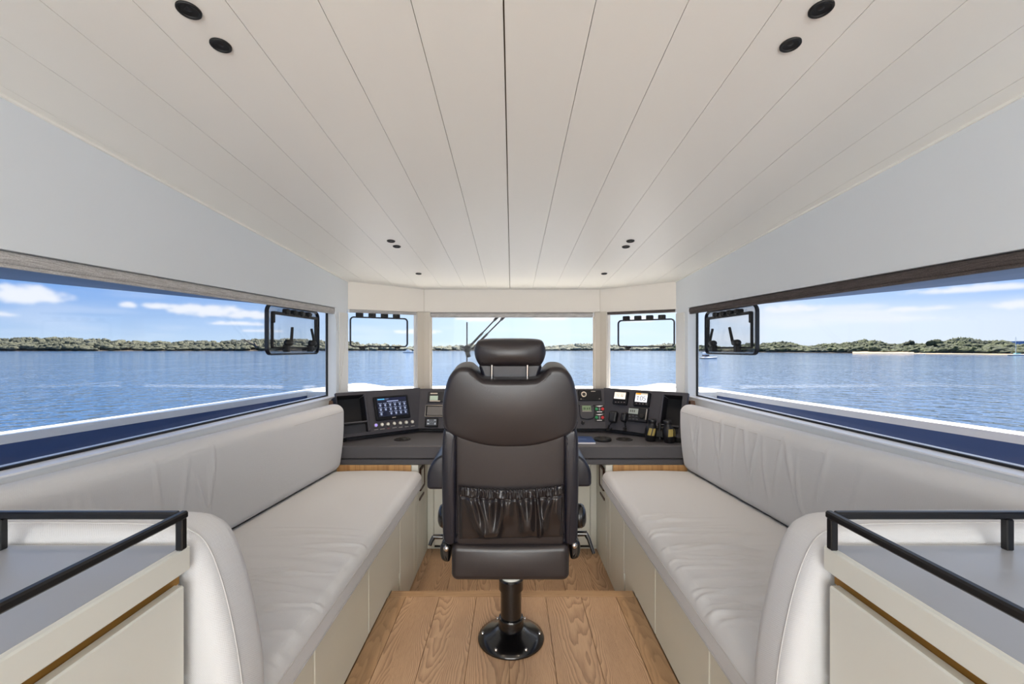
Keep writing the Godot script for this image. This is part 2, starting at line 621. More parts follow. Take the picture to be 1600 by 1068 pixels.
# ---------------------------------------------------------------- the cabin's lines
func X(d: float) -> float: return 1.41 - 0.047 * d            # half width at the wall
func HC(d: float) -> float: return EYE + 0.759 - 0.0714 * d     # ceiling
func HV(d: float) -> float: return EYE + 0.248 + 0.0152 * d     # underside of the side valances
const SILL := EYE - 0.342
const A := [Vector2(-1.262, 3.405), Vector2(-0.73, 3.716), Vector2(0.73, 3.716), Vector2(1.262, 3.405)]   # (x, d) of the windscreen's three facets

func prism(st, poly: PackedVector2Array, lo: Callable, hi: Callable):      # poly in (x, d)
	var n := poly.size()
	var ix := Geometry2D.triangulate_polygon(poly)
	for k in range(0, ix.size(), 3):
		var p: Array = [poly[ix[k]], poly[ix[k + 1]], poly[ix[k + 2]]]
		var hi3 := p.map(func(q): return Vector3(q.x, hi.call(q.y), -q.y))
		var lo3 := p.map(func(q): return Vector3(q.x, lo.call(q.y), -q.y))
		tri(st, hi3[0], hi3[1], hi3[2], Vector3.UP)
		tri(st, lo3[0], lo3[1], lo3[2], Vector3.DOWN)
	var cw := area2(poly) < 0
	for i in n:
		var a := poly[i]
		var b := poly[(i + 1) % n]
		var t := (b - a) * (-1.0 if cw else 1.0)
		quad(st, Vector3(a.x, lo.call(a.y), -a.y), Vector3(b.x, lo.call(b.y), -b.y), Vector3(b.x, hi.call(b.y), -b.y), Vector3(a.x, hi.call(a.y), -a.y), Vector3(t.y, 0, t.x))

func side_part(st, s: float, d0: float, d1: float, i: float, o: float, lo: Callable, hi: Callable):    # a length of side wall; i and o: inner and outer offset from its face
	var p := []
	for f in [lo, hi]:
		for k in [[d0, i], [d0, o], [d1, o], [d1, i]]:
			p.append(Vector3(s * (X(k[0]) + k[1]), f.call(k[0]), -k[0]))
	hexa(st, p)

func facet_part(st, k: int, t0: float, t1: float, i: float, o: float, y0: float, y1: float):      # the same along a facet of the windscreen
	var a: Vector2 = A[k].lerp(A[k + 1], t0)
	var b: Vector2 = A[k].lerp(A[k + 1], t1)
	var dir: Vector2 = (A[k + 1] - A[k]).normalized()
	var n := Vector2(-dir.y, dir.x)
	var p := []
	for y in [y0, y1]:
		for q in [a + n * i, a + n * o, b + n * o, b + n * i]: p.append(Vector3(q.x, y, -q.y))
	hexa(st, p)

func const_y(y: float) -> Callable: return func(_d): return y

func shell():
	var roof_top := func(d): return HC(d) + 0.05
	for s in [-1.0, 1.0]:
		var side := "port" if s < 0 else "starboard"
		var st := S()
		side_part(st, s, -3.2, 3.40, 0.0, 0.13, const_y(-0.3), const_y(SILL))
		side_part(st, s, -3.2, 3.42, 0.0, 0.13, HV, roof_top)
		side_part(st, s, -3.2, -2.4, 0.0, 0.13, const_y(SILL), HV)
		side_part(st, s, 3.208, 3.40, 0.0, 0.078, const_y(SILL), HV)
		var w := struct("wall_" + side, st, M.wall, "white side wall above and below the long window")
		st = S()
		side_part(st, s, 3.255, 3.398, -0.008, 0.0, const_y(SILL - 0.02), func(d): return HV(d) - 0.03)
		obj("corner_post", st, M.post, w)
		st = S()
		side_part(st, s, -2.4, 3.208, -0.004, 0.13, const_y(SILL), const_y(SILL + 0.006))
		obj("window_ledge", st, M.sill, w)
	# front wall
	var st := S()
	for k in 3: facet_part(st, k, -0.03 if k else 0.0, 1.03 if k < 2 else 1.0, 0.0, 0.12, -0.3, SILL - 0.02)
	var fw := struct("wall_front", st, M.wall, "low front wall behind the helm console")
	for k in 3:
		st = S()
		facet_part(st, k, -0.05 if k else 0.0, 1.05 if k < 2 else 1.0, 0.0, 0.12, EYE + 0.305, HC(3.4) + 0.05)
		obj("valance", st, M.front_valance, fw)
	for k in [1, 2]:
		st = S()
		var q: Vector2 = A[k]
		tube(st, [Vector3(q.x, EYE + 0.306, -q.y), Vector3(q.x, HC(q.y), -q.y)], 0.0022, 6)
		obj("valance_joint", st, M.pillar, fw)
	st = S()
	for k in [0, 2]:
		var b: Array = [0.91, 1.0] if k == 0 else [0.0, 0.09]
		facet_part(st, k, b[0], b[1], 0.0, 0.1, SILL - 0.02, EYE + 0.31)
	facet_part(st, 1, 0.0, 0.034, 0.0, 0.1, SILL - 0.02, EYE + 0.31)
	facet_part(st, 1, 0.972, 1.0, 0.0, 0.1, SILL - 0.02, EYE + 0.31)
	obj("window_pillar", st, M.pillar, fw)
	# rear wall, out of view, with doors added to fill the cabin with light
	st = S()
	bx(st, -1.75, -0.3, 3.2, -1.45, 2.4, 3.32)
	bx(st, 1.45, -0.3, 3.2, 1.75, 2.4, 3.32)
	bx(st, -1.45, 1.98, 3.2, 1.45, 2.4, 3.32)
	struct("wall_rear", st, M.wall, "white rear wall behind the helm with an opening for added doors")
	st = S()
	for k in 2:
		var x0 := -1.45 + 1.45 * k
		frame_ring(st, Transform3D(Basis(), Vector3(0, 0, 3.24)), rrect(x0, 0.0, x0 + 1.45, 1.98, 0.01, 2), 0.05, 0.0, 0.04)
	var dr := struct("door_1", st, M.white, "pair of added doors behind the helm with glowing fill panels")
	for k in 2:
		var xc := -0.725 + 1.45 * k
		st = S()
		bx(st, xc - 0.68, 0.045, 3.25, xc + 0.68, 1.935, 3.262)
		obj("fill_panel", st, glow(Color(0.95, 0.95, 0.94), 0.8), dr)  # added glowing panel, out of view, brightens the cabin
		var al := AreaLight3D.new()  # added light, fills the cabin from behind
		al.name = "fill_light"
		al.area_size = Vector2(1.36, 1.88)
		al.light_color = Color(0.95, 0.98, 1.0)
		al.light_energy = FILL_DOOR_E
		al.area_range = 14.0
		al.shadow_enabled = true
		al.position = Vector3(xc, 0.99, 3.2)
		add_child(al, true)

func roof_outline(extra: float, front: float) -> PackedVector2Array:
	return PackedVector2Array([Vector2(-X(-3.2) - extra, -3.2), Vector2(X(-3.2) + extra, -3.2), Vector2(1.25 + extra, 3.43 + front), Vector2(0.73 + extra * 0.5, 3.716 + front), Vector2(-0.73 - extra * 0.5, 3.716 + front), Vector2(-1.25 - extra, 3.43 + front)])

func over_x(d: float) -> float: return 1.85 - 0.150 * (d - 1.62)
func over_y(d: float) -> float: return EYE + 0.20 + 0.033 * d

func ceiling_and_lamps():
	var st := S()
	prism(st, roof_outline(0.05, 0.03), func(d): return HC(d) + 0.018, func(d): return HC(d) + 0.06)
	var c := struct("ceiling", st, M.shadow_gap, "cream boarded ceiling sloping down towards the windscreen")
	# boards, 185 mm wide, running fore and aft
	var outline := roof_outline(0.03, 0.02)
	for k in range(-9, 9):
		var x0 := -0.017 + 0.185 * k
		var g0 := 0.0018 if k == 0 else 0.0008
		var g1 := 0.0018 if k == -1 else 0.0008
		for poly in Geometry2D.intersect_polygons(outline, PackedVector2Array([Vector2(x0 + g0, -4), Vector2(x0 + 0.185 - g1, -4), Vector2(x0 + 0.185 - g1, 5), Vector2(x0 + g0, 5)])):
			st = S()
			prism(st, poly, HC, func(d): return HC(d) + 0.018)
			obj("ceiling_board", st, M.ceiling, c)
	for s in [-1.0, 1.0]:
		st = S()
		side_part(st, s, -3.2, 3.42, -0.008, 0.0, func(d): return HC(d) - 0.008, func(d): return HC(d) + 0.004)
		obj("edge_bead", st, M.ceiling, c)
	# roof with its overhang
	st = S()
	var ro := PackedVector2Array([Vector2(-over_x(-3.4), -3.4), Vector2(over_x(-3.4), -3.4), Vector2(over_x(4.0), 4.0), Vector2(0.8, 4.35), Vector2(-0.8, 4.35), Vector2(-over_x(4.0), 4.0)])
	prism(st, ro, func(d): return HC(d) + 0.062, func(d): return HC(d) + 0.16)
	var r := struct("roof", st, M.roof, "white wheelhouse roof")
	for s in [-1.0, 1.0]:
		st = S()
		var p := []
		for f in [over_y, func(d): return HC(d) + 0.10]:
			for k in [[-3.3, 0], [-3.3, 1], [4.0, 1], [4.0, 0]]:
				p.append(Vector3(s * (over_x(k[0]) if k[1] else X(k[0]) + 0.131), f.call(k[0]), -k[0]))
		hexa(st, p)
		obj("overhang", st, M.overhang, r)
	# the small black downlights
	var dots := [[295, 15, 0.023], [345, 70, 0.022], [1283, 13, 0.023], [1235, 69, 0.022], [611, 376, 0.022], [620, 384.5, 0.022], [985, 376, 0.022], [978, 385, 0.022], [654, 427, 0.021], [944, 427, 0.021]]
	var where := ["outer of the big pair over the touchscreen side", "inner of the big pair over the touchscreen side", "outer of the big pair over the binoculars side", "inner of the big pair over the binoculars side",
		"rear one of the far pair above the touchscreen end", "forward one of the far pair above the touchscreen end", "rear one of the far pair above the binoculars end", "forward one of the far pair above the binoculars end", "single one by the windscreen on the touchscreen side", "single one by the windscreen on the binoculars side"]
	for i in dots.size():
		var q: Array = dots[i]
		var hh: float = (545.0 - q[1]) / F
		var d: float = 0.759 / (hh + 0.0714)
		var p := at(q[0], q[1], d)
		var t := Transform3D(Basis(Vector3.RIGHT, atan(-0.0714)), p)
		var o := thing("downlight", "small black downlight, " + where[i], "ceiling light", p, "black ceiling downlights")
		st = S()
		lathe(st, [Vector2(q[2] - 0.004, 0.002), Vector2(q[2], 0.0), Vector2(q[2], -0.003), Vector2(q[2] - 0.002, -0.005), Vector2(q[2] - 0.005, -0.004), Vector2(q[2] - 0.006, -0.001)], t, 28)
		obj("trim_ring", st, M.gasket, o)
		st = S()
		lathe(st, [Vector2(q[2] - 0.0055, -0.0015), Vector2(0.008, -0.0004), Vector2(0.0, -0.0004)], t, 28)
		obj("baffle", st, M.gasket, o)
		st = S()
		lathe(st, [Vector2(0.006, -0.0004), Vector2(0.005, -0.0012), Vector2(0.0, -0.0014)], t, 16)
		obj("lens", st, glow(Color(0.08, 0.07, 0.06), 0.02), o)
		var l := SpotLight3D.new()
		l.name = "beam"
		l.light_color = Color(1.0, 0.90, 0.78)
		l.light_energy = SPOT_E * (0.4 if i < 4 else 1.0)
		l.light_size = 0.02
		l.spot_angle = 62.0
		l.spot_angle_attenuation = 1.0
		l.spot_range = 8.0
		l.spot_attenuation = 2.0
		l.shadow_enabled = true
		l.position = Vector3(0, -0.012, 0)
		l.rotation = Vector3(-PI / 2, 0, 0)
		o.add_child(l)
	# flat ceiling lamps out of view, placed to light the cabin from behind
	for p in unseen_lamp_at:
		var d: float = -p.z
		var y := HC(d)
		var o := thing("unseen_panel_light", "unseen square lit ceiling panel behind the helm, " + ("on the touchscreen side" if p.x < 0 else "on the binoculars side") + (" close to the added doors" if p.z > 2.4 else " farther from the doors"), "ceiling light", Vector3(p.x, y - 0.012, p.z), "unseen ceiling panels")
		st = S()
		bx(st, p.x - 0.22, y - 0.012, p.z - 0.22, p.x + 0.22, y + 0.004, p.z + 0.22)
		obj("frame", st, M.white, o)
		st = S()
		bx(st, p.x - 0.2, y - 0.015, p.z - 0.2, p.x + 0.2, y - 0.011, p.z + 0.2, 0.001)
		obj("diffuser", st, glow(Color(1.0, 0.9, 0.76), 1.2), o)
		var l := AreaLight3D.new()
		l.name = "lamp"
		l.area_size = Vector2(0.4, 0.4)
		l.light_color = Color(1.0, 0.96, 0.91)
		l.light_energy = UNSEEN_LAMP_E
		l.shadow_enabled = true
		l.position = Vector3(0, -0.01, 0)
		l.rotation = Vector3(-PI / 2, 0, 0)
		o.add_child(l)

# ---------------------------------------------------------------- floors
func plank(x0, x1, d0, d1, top, m, parent, called := "plank"):
	var st := S()
	uvs = Vector2(1.0 / 0.18, 1.0 / 1.15)
	uvo = Vector2(rng.randf(), rng.randf())
	bx(st, x0 + 0.0007, top - 0.02, -d1 + 0.0004, x1 - 0.0007, top + rng.randf_range(-0.0003, 0.0003), -d0 - 0.0004, 0.0012)
	obj(called, st, m, parent)

func floors():
	var st := S()
	bx(st, -1.7, -0.3, -2.2, 1.7, -0.0215, 3.2, 0.0)
	bx(st, -1.4, -0.3, -3.7, 1.4, -0.2415, -2.15, 0.0)
	var f := struct("floor", st, M.oak_plain, "oak plank floor with one step down to the helm footwell")
	var xs := [-0.6, -0.514, -0.351, -0.172, -0.01, 0.163, 0.335, 0.505, 0.6]
	var kind := [-1, 0, 1, 3, 4, 3, 2, 1, -1]
	for i in 8:
		var border: bool = i == 0 or i == 7
		plank(xs[i], xs[i + 1], -1.0, 2.172 if not border else 2.172, 0.0, M.oak_plain if border else M.oak[kind[i]], f)
		plank(xs[i], xs[i + 1], -3.2, -1.0, 0.0, M.oak_plain if border else M.oak[kind[7 - i]], f)
	st = S()
	uvs = Vector2(0.4, 5.0)
	bx(st, -0.6, -0.032, -2.228, 0.6, 0.0004, -2.173, 0.004)
	obj("step_nosing", st, M.oak_plain, f, "oak nosing along the step edge")
	st = S()
	bx(st, -0.6, -0.22, -2.222, 0.6, -0.033, -2.2, 0.001)
	obj("step_riser", st, M.oak_plain, f)
	var ys := [-0.62, -0.56, -0.385, -0.21, -0.035, 0.14, 0.315, 0.49, 0.62]
	for i in 8: plank(ys[i], ys[i + 1], 2.222, 3.2, -0.22, M.oak[[3, 4, 3, 1, 3, 4, 3, 1][i]], f)

# ---------------------------------------------------------------- windows, hatches, blinds, wiper
func windows():
	var st: SurfaceTool
	for s in [-1.0, 1.0]:
		var near := "touchscreen" if s < 0 else "binoculars"
		st = S()
		side_part(st, s, -2.4, 3.208, 0.07, 0.076, const_y(SILL + 0.004), func(d): return HV(d) - 0.001)
		var w := struct("window_1" if s < 0 else "window_2", st, M.tint_glass, "long tinted side window above the bench beside the " + near)
		st = S()
		side_part(st, s, -2.4, 3.208, 0.058, 0.07, const_y(SILL + 0.005), const_y(SILL + 0.014))
		side_part(st, s, 3.200, 3.208, 0.058, 0.07, const_y(SILL + 0.005), func(d): return HV(d) - 0.002)
		obj("gasket", st, M.gasket, w)
		# opening hatch in the side window
		var dir := Vector3(s * -0.047, 0, -1).normalized()            # forward along the pane
		var inward := Vector3(-s, 0, 0.047 * s * -s).normalized()
		inward = (Vector3(-s, 0, 0) - dir * dir.dot(Vector3(-s, 0, 0))).normalized()
		var xa := Vector3.ZERO
		xa = Vector3.UP.cross(inward).normalized()
		var o0 := Vector3(s * (X(2.46) + 0.068), EYE, -2.46)
		var t := Transform3D(Basis(xa, Vector3.UP, inward), o0)
		var sx := signf(xa.dot(dir))
		hatch(t, sx * 0.005, -0.035, sx * 0.60, 0.252, "smoked opening hatch with two black latch handles in the side window beside the " + near)
		# roller blind under the valance
		st = S()
		for k in 40:
			pass
		var ring := []
		for k in 41:
			var d := lerpf(-2.38, 3.28, k / 40.0)
			var r := PackedVector3Array()
			for q in rrect(0.008, -0.038, 0.056, -0.001, 0.012, 4): r.append(Vector3(s * (X(d) + q.x), HV(d) + q.y, -d))
			ring.append(r)
		var c0 := PackedVector3Array()
		var c1 := PackedVector3Array()
		for q in ring[0].size():
			c0.append(Vector3(s * (X(-2.38) + 0.03), HV(-2.38) - 0.02, 2.38))
			c1.append(Vector3(s * (X(3.28) + 0.03), HV(3.28) - 0.02, -3.28))
		rings(st, [c0, ring[0]], false)
		rings(st, ring)
		rings(st, [ring[-1], c1], false)
		var b := thing("roller_blind", ("pale grey" if s < 0 else "dark brown") + " woven roller blind rolled up above the side window beside the " + near, "blind", Vector3(s * X(0.5), HV(0.5) - 0.04, -0.5), "rolled up blinds")
		obj("fabric_roll", st, M.blind_grey if s < 0 else M.blind_brown, b)
		st = S()
		side_part(st, s, -2.38, 3.27, 0.012, 0.026, func(d): return HV(d) - 0.046, func(d): return HV(d) - 0.037)
		obj("bottom_rail", st, M.blind_grey if s < 0 else M.blind_brown, b)
		if s < 0:
			st = S()
			var pts := []
			for k in 25:
				var a := k / 24.0
				pts.append(at(lerpf(524, 530, a) + 4.0 * sin(a * PI), lerpf(490, 608, a), 3.19))
			for k in 17:
				var a := k / 16.0
				pts.append(at(lerpf(531, 540.5, a) + 2.0 * a, lerpf(610, 500, a), 3.24))
			tube(st, pts, 0.0013, 6)
			obj("pull_chain", st, M.steel, b, "thin hanging bead chain")
	# windscreen panes with their blinds
	var lab := ["angled windscreen pane beside the touchscreen", "wide middle windscreen pane", "angled windscreen pane beside the binoculars"]
	var opening := [[0.0, 0.912], [0.032, 0.974], [0.088, 1.0]]
	for k in 3:
		st = S()
		facet_part(st, k, opening[k][0], opening[k][1], 0.055, 0.061, SILL - 0.019, EYE + 0.304)
		var w := struct("window_%d" % (3 + k), st, M.clear_glass, lab[k])
		st = S()
		facet_part(st, k, opening[k][0], opening[k][0] + 0.008, 0.045, 0.055, SILL - 0.019, EYE + 0.304)
		facet_part(st, k, opening[k][1] - 0.008, opening[k][1], 0.045, 0.055, SILL - 0.019, EYE + 0.304)
		obj("gasket", st, M.post if k != 1 else M.pillar, w)
		var a: Vector2 = A[k].lerp(A[k + 1], [0.05, 0.035, 0.07][k])
		var c: Vector2 = A[k].lerp(A[k + 1], [0.93, 0.962, 0.96][k])
		var dir2: Vector2 = (A[k + 1] - A[k]).normalized()
		var n2 := Vector2(-dir2.y, dir2.x)
		var p0 := Vector3(a.x + n2.x * 0.03, EYE + (0.288 if k == 1 else 0.2965), -(a.y + n2.y * 0.03))
		var p1 := Vector3(c.x + n2.x * 0.03, EYE + (0.288 if k == 1 else 0.2965), -(c.y + n2.y * 0.03))
		var b := thing("roller_blind", ["short grey roller blind rolled up over the angled pane beside the touchscreen", "wide grey roller blind rolled up over the middle windscreen pane", "short brown-grey roller blind rolled up over the angled pane beside the binoculars"][k], "blind", (p0 + p1) / 2.0, "rolled up blinds")
		st = S()
		tube(st, [p0, p0.lerp(p1, 0.5), p1], 0.017 if k == 1 else 0.013, 14)
		obj("fabric_roll", st, M.blind_brown if k == 2 else M.blind_grey, b)
		st = S()
		var drop := Vector3(0, -0.02 if k == 1 else -0.013, 0)
		bar(st, p0 + drop, p1 + drop, 0.008, 0.010 if k == 1 else 0.006)
		obj("bottom_rail", st, M.blind_grey, b)
		for en in [[p0, p1], [p1, p0]]:
			st = S()
			bar(st, en[0] + (en[0] - en[1]).normalized() * 0.012, en[0], 0.02, 0.036)
			obj("bracket", st, M.white, b)
		if k != 1:
			var z := Vector3(-n2.x, 0, n2.y)
			var x := Vector3.UP.cross(z).normalized()
			var t := Transform3D(Basis(x, Vector3.UP, z), Vector3(A[k].x + n2.x * 0.05, EYE, -(A[k].y + n2.y * 0.05)))
			var q0 := on_plane(t, 546 if k == 0 else 965.5, 543)
			var q1 := on_plane(t, 637 if k == 0 else 1055, 497)
			screen_hatch(t, q0.x, q0.y + 0.004, q1.x, q1.y, "clear opening hatch with a thin black seal in the angled windscreen beside the " + ("touchscreen" if k == 0 else "binoculars"))
	# wiper on the middle pane's outside
	var wd := 3.80
	var hub := at(730, 545, wd + 0.01)
	var wp := thing("windscreen_wiper", "black windscreen wiper parked upright outside the middle pane", "wiper", hub)
	st = S()
	bar(st, at(729.6, 503, wd), at(729.6, 574, wd), 0.010, 0.014)
	obj("blade", st, M.gasket, wp)
	for k in [[733, 542, 775, 497.5], [737, 546, 786, 496.5]]:
		st = S()
		var a := at(k[0], k[1], wd + 0.02)
		var c := at(k[2], k[3], wd + 0.05)
		tube(st, [a, a.lerp(c, 0.5)], 0.010, 8)
		tube(st, [a.lerp(c, 0.45), a.lerp(c, 0.95)], 0.006, 8)
		tube(st, [a.lerp(c, 0.93), c.lerp(a, -0.1)], 0.012, 8)
		obj("arm", st, M.plastic, wp)
	st = S()
	lathe(st, [Vector2(0, 0.03), Vector2(0.026, 0.025), Vector2(0.034, 0.0), Vector2(0.026, -0.03), Vector2(0, -0.035)], Transform3D(Basis(Vector3.RIGHT, PI / 2), hub), 18)
	tube(st, [hub + Vector3(0, -0.02, 0), hub + Vector3(0.012, -0.07, 0)], 0.02, 10)
	tube(st, [hub + Vector3(-0.05, 0.012, 0), hub + Vector3(0.05, 0.0, 0)], 0.007, 8)
	obj("pivot", st, M.gasket, wp)

func hatch(t: Transform3D, xa: float, y0: float, xb: float, y1: float, label: String):
	var x0 := minf(xa, xb)
	var x1 := maxf(xa, xb)
	var o := thing("window_hatch", label, "hatch", t * Vector3((x0 + x1) / 2.0, y0, 0.0), "opening hatches")
	var st := S()
	frame_ring(st, t, rrect(x0, y0, x1, y1, 0.045, 8), 0.009, 0.0, 0.022)
	obj("outer_rim", st, M.plastic, o)
	st = S()
	frame_ring(st, t, rrect(x0 + 0.009, y0 + 0.009, x1 - 0.009, y1 - 0.009, 0.037, 8), 0.036, 0.004, 0.012, 0.002)
	obj("smoked_border", st, M.smoke_glass, o)
	st = S()
	pad(st, t, rrect(x0 + 0.045, y0 + 0.045, x1 - 0.045, y1 - 0.045, 0.012, 4), 0.006, 0.011, 0.001, 0.001)
	obj("pane", st, M.hatch_glass, o)
	st = S()
	frame_ring(st, t, rrect(x0 + 0.042, y0 + 0.038, x1 - 0.042, y1 - 0.042, 0.014, 4), 0.010, 0.01, 0.024)
	fbox(st, t, x0 + 0.045, y1 - 0.056, x1 - 0.045, y1 - 0.040, 0.01, 0.032)
	for k in [[x0 + 0.038, x0 + 0.058], [x1 - 0.058, x1 - 0.038]]: fbox(st, t, k[0], y1 - 0.105, k[1], y1 - 0.042, 0.01, 0.03, 0.004)
	obj("inner_frame", st, M.gasket, o)
	for k in 4:
		st = S()
		var x := lerpf(x0 + 0.17, x1 - 0.17, k / 3.0)
		fbox(st, t, x - 0.018, y1 - 0.048, x + 0.014, y1 - 0.016, 0.01, 0.045, 0.006)
		disc(st, t, x + 0.02, y1 - 0.03, 0.013, 0.01, 0.04, 0.004, 14)
		obj("hinge", st, M.gasket, o)
	for k in 2:
		var fwd := 1.0 if x0 > -0.01 else -1.0            # towards the hatch's forward end
		var x := (x0 if fwd > 0 else x1) + fwd * (x1 - x0) * (0.29 if k == 0 else 0.76)
		var hs := 1.0 if t.basis.z.x > 0 else -1.0
		st = S()
		fbox(st, t, x - 0.016, y0 + 0.018, x + 0.016, y0 + 0.062, 0.01, 0.045, 0.005)
		lathe(st, [Vector2(0, -0.034), Vector2(0.016, -0.033), Vector2(0.019, -0.02), Vector2(0.017, 0.02), Vector2(0.0, 0.022)], Transform3D(Basis(Vector3.UP, t.basis.x * -1.0, t.basis.z) * Basis(Vector3.FORWARD, 0.0), t * Vector3(x - 0.012 * hs, y0 + 0.072, 0.045)), 16)
		var la := obj("latch", st, M.gasket, o)
		st = S()
		var a := t * Vector3(x + 0.012 * hs, y0 + 0.076, 0.05)
		var lean := fwd * ((0.010 if hs > 0 else 0.035) if k == 0 else -0.04)
		tube(st, [a, a + t.basis.y * 0.035 + t.basis.x * lean * 0.4, a + t.basis.y * 0.088 + t.basis.x * lean], 0.009, 8, 0.008)
		obj("handle", st, M.gasket, la)

func screen_hatch(t: Transform3D, x0: float, y0: float, x1: float, y1: float, label: String):
	var o := thing("windscreen_hatch", label, "hatch", t * Vector3((x0 + x1) / 2.0, y0, 0.0), "opening hatches")
	var st := S()
	frame_ring(st, t, rrect(x0, y0, x1, y1, 0.032, 7), 0.011, 0.0, 0.016)
	obj("seal", st, M.plastic, o)
	st = S()
	pad(st, t, rrect(x0 + 0.011, y0 + 0.011, x1 - 0.011, y1 - 0.011, 0.022, 5), 0.004, 0.008, 0.001, 0.001)
	obj("pane", st, M.clear_glass, o)
	for k in 4:
		st = S()
		var x := lerpf(x0 + 0.075, x1 - 0.095, k / 3.0)
		fbox(st, t, x - 0.030, y1 - 0.006, x + 0.026, y1 + 0.030, 0.0, 0.024, 0.005)
		disc(st, t, x, y1 + 0.016, 0.008, 0.02, 0.034, 0.002, 12)
		obj("hinge", st, M.gasket, o)
	for k in 2:
		st = S()
		var x := lerpf(x0, x1, 0.2 if k == 0 else 0.8)
		fbox(st, t, x - 0.020, y0 - 0.014, x + 0.020, y0 + 0.010, 0.0, 0.03, 0.005)
		obj("catch", st, M.gasket, o)

# ---------------------------------------------------------------- helm console
func face_left() -> Transform3D: return facet_frame(Vector3(-1.13, EYE - 0.585, -2.93), Vector3(-0.69, EYE - 0.585, -3.30), Vector3(-0.70, EYE - 0.30, -3.42))
func face_mid() -> Transform3D: return facet_frame(Vector3(-0.69, EYE - 0.585, -3.30), Vector3(0.69, EYE - 0.585, -3.30), Vector3(0.70, EYE - 0.30, -3.42))
func face_right() -> Transform3D: return facet_frame(Vector3(0.69, EYE - 0.585, -3.30), Vector3(1.13, EYE - 0.585, -2.93), Vector3(0.70, EYE - 0.30, -3.42))

func facet_frame(a: Vector3, b: Vector3, up: Vector3) -> Transform3D:
	var x := (b - a).normalized()
	var w := up - a
	var y := (w - x * w.dot(x)).normalized()
	return Transform3D(Basis(x, y, x.cross(y)), a)

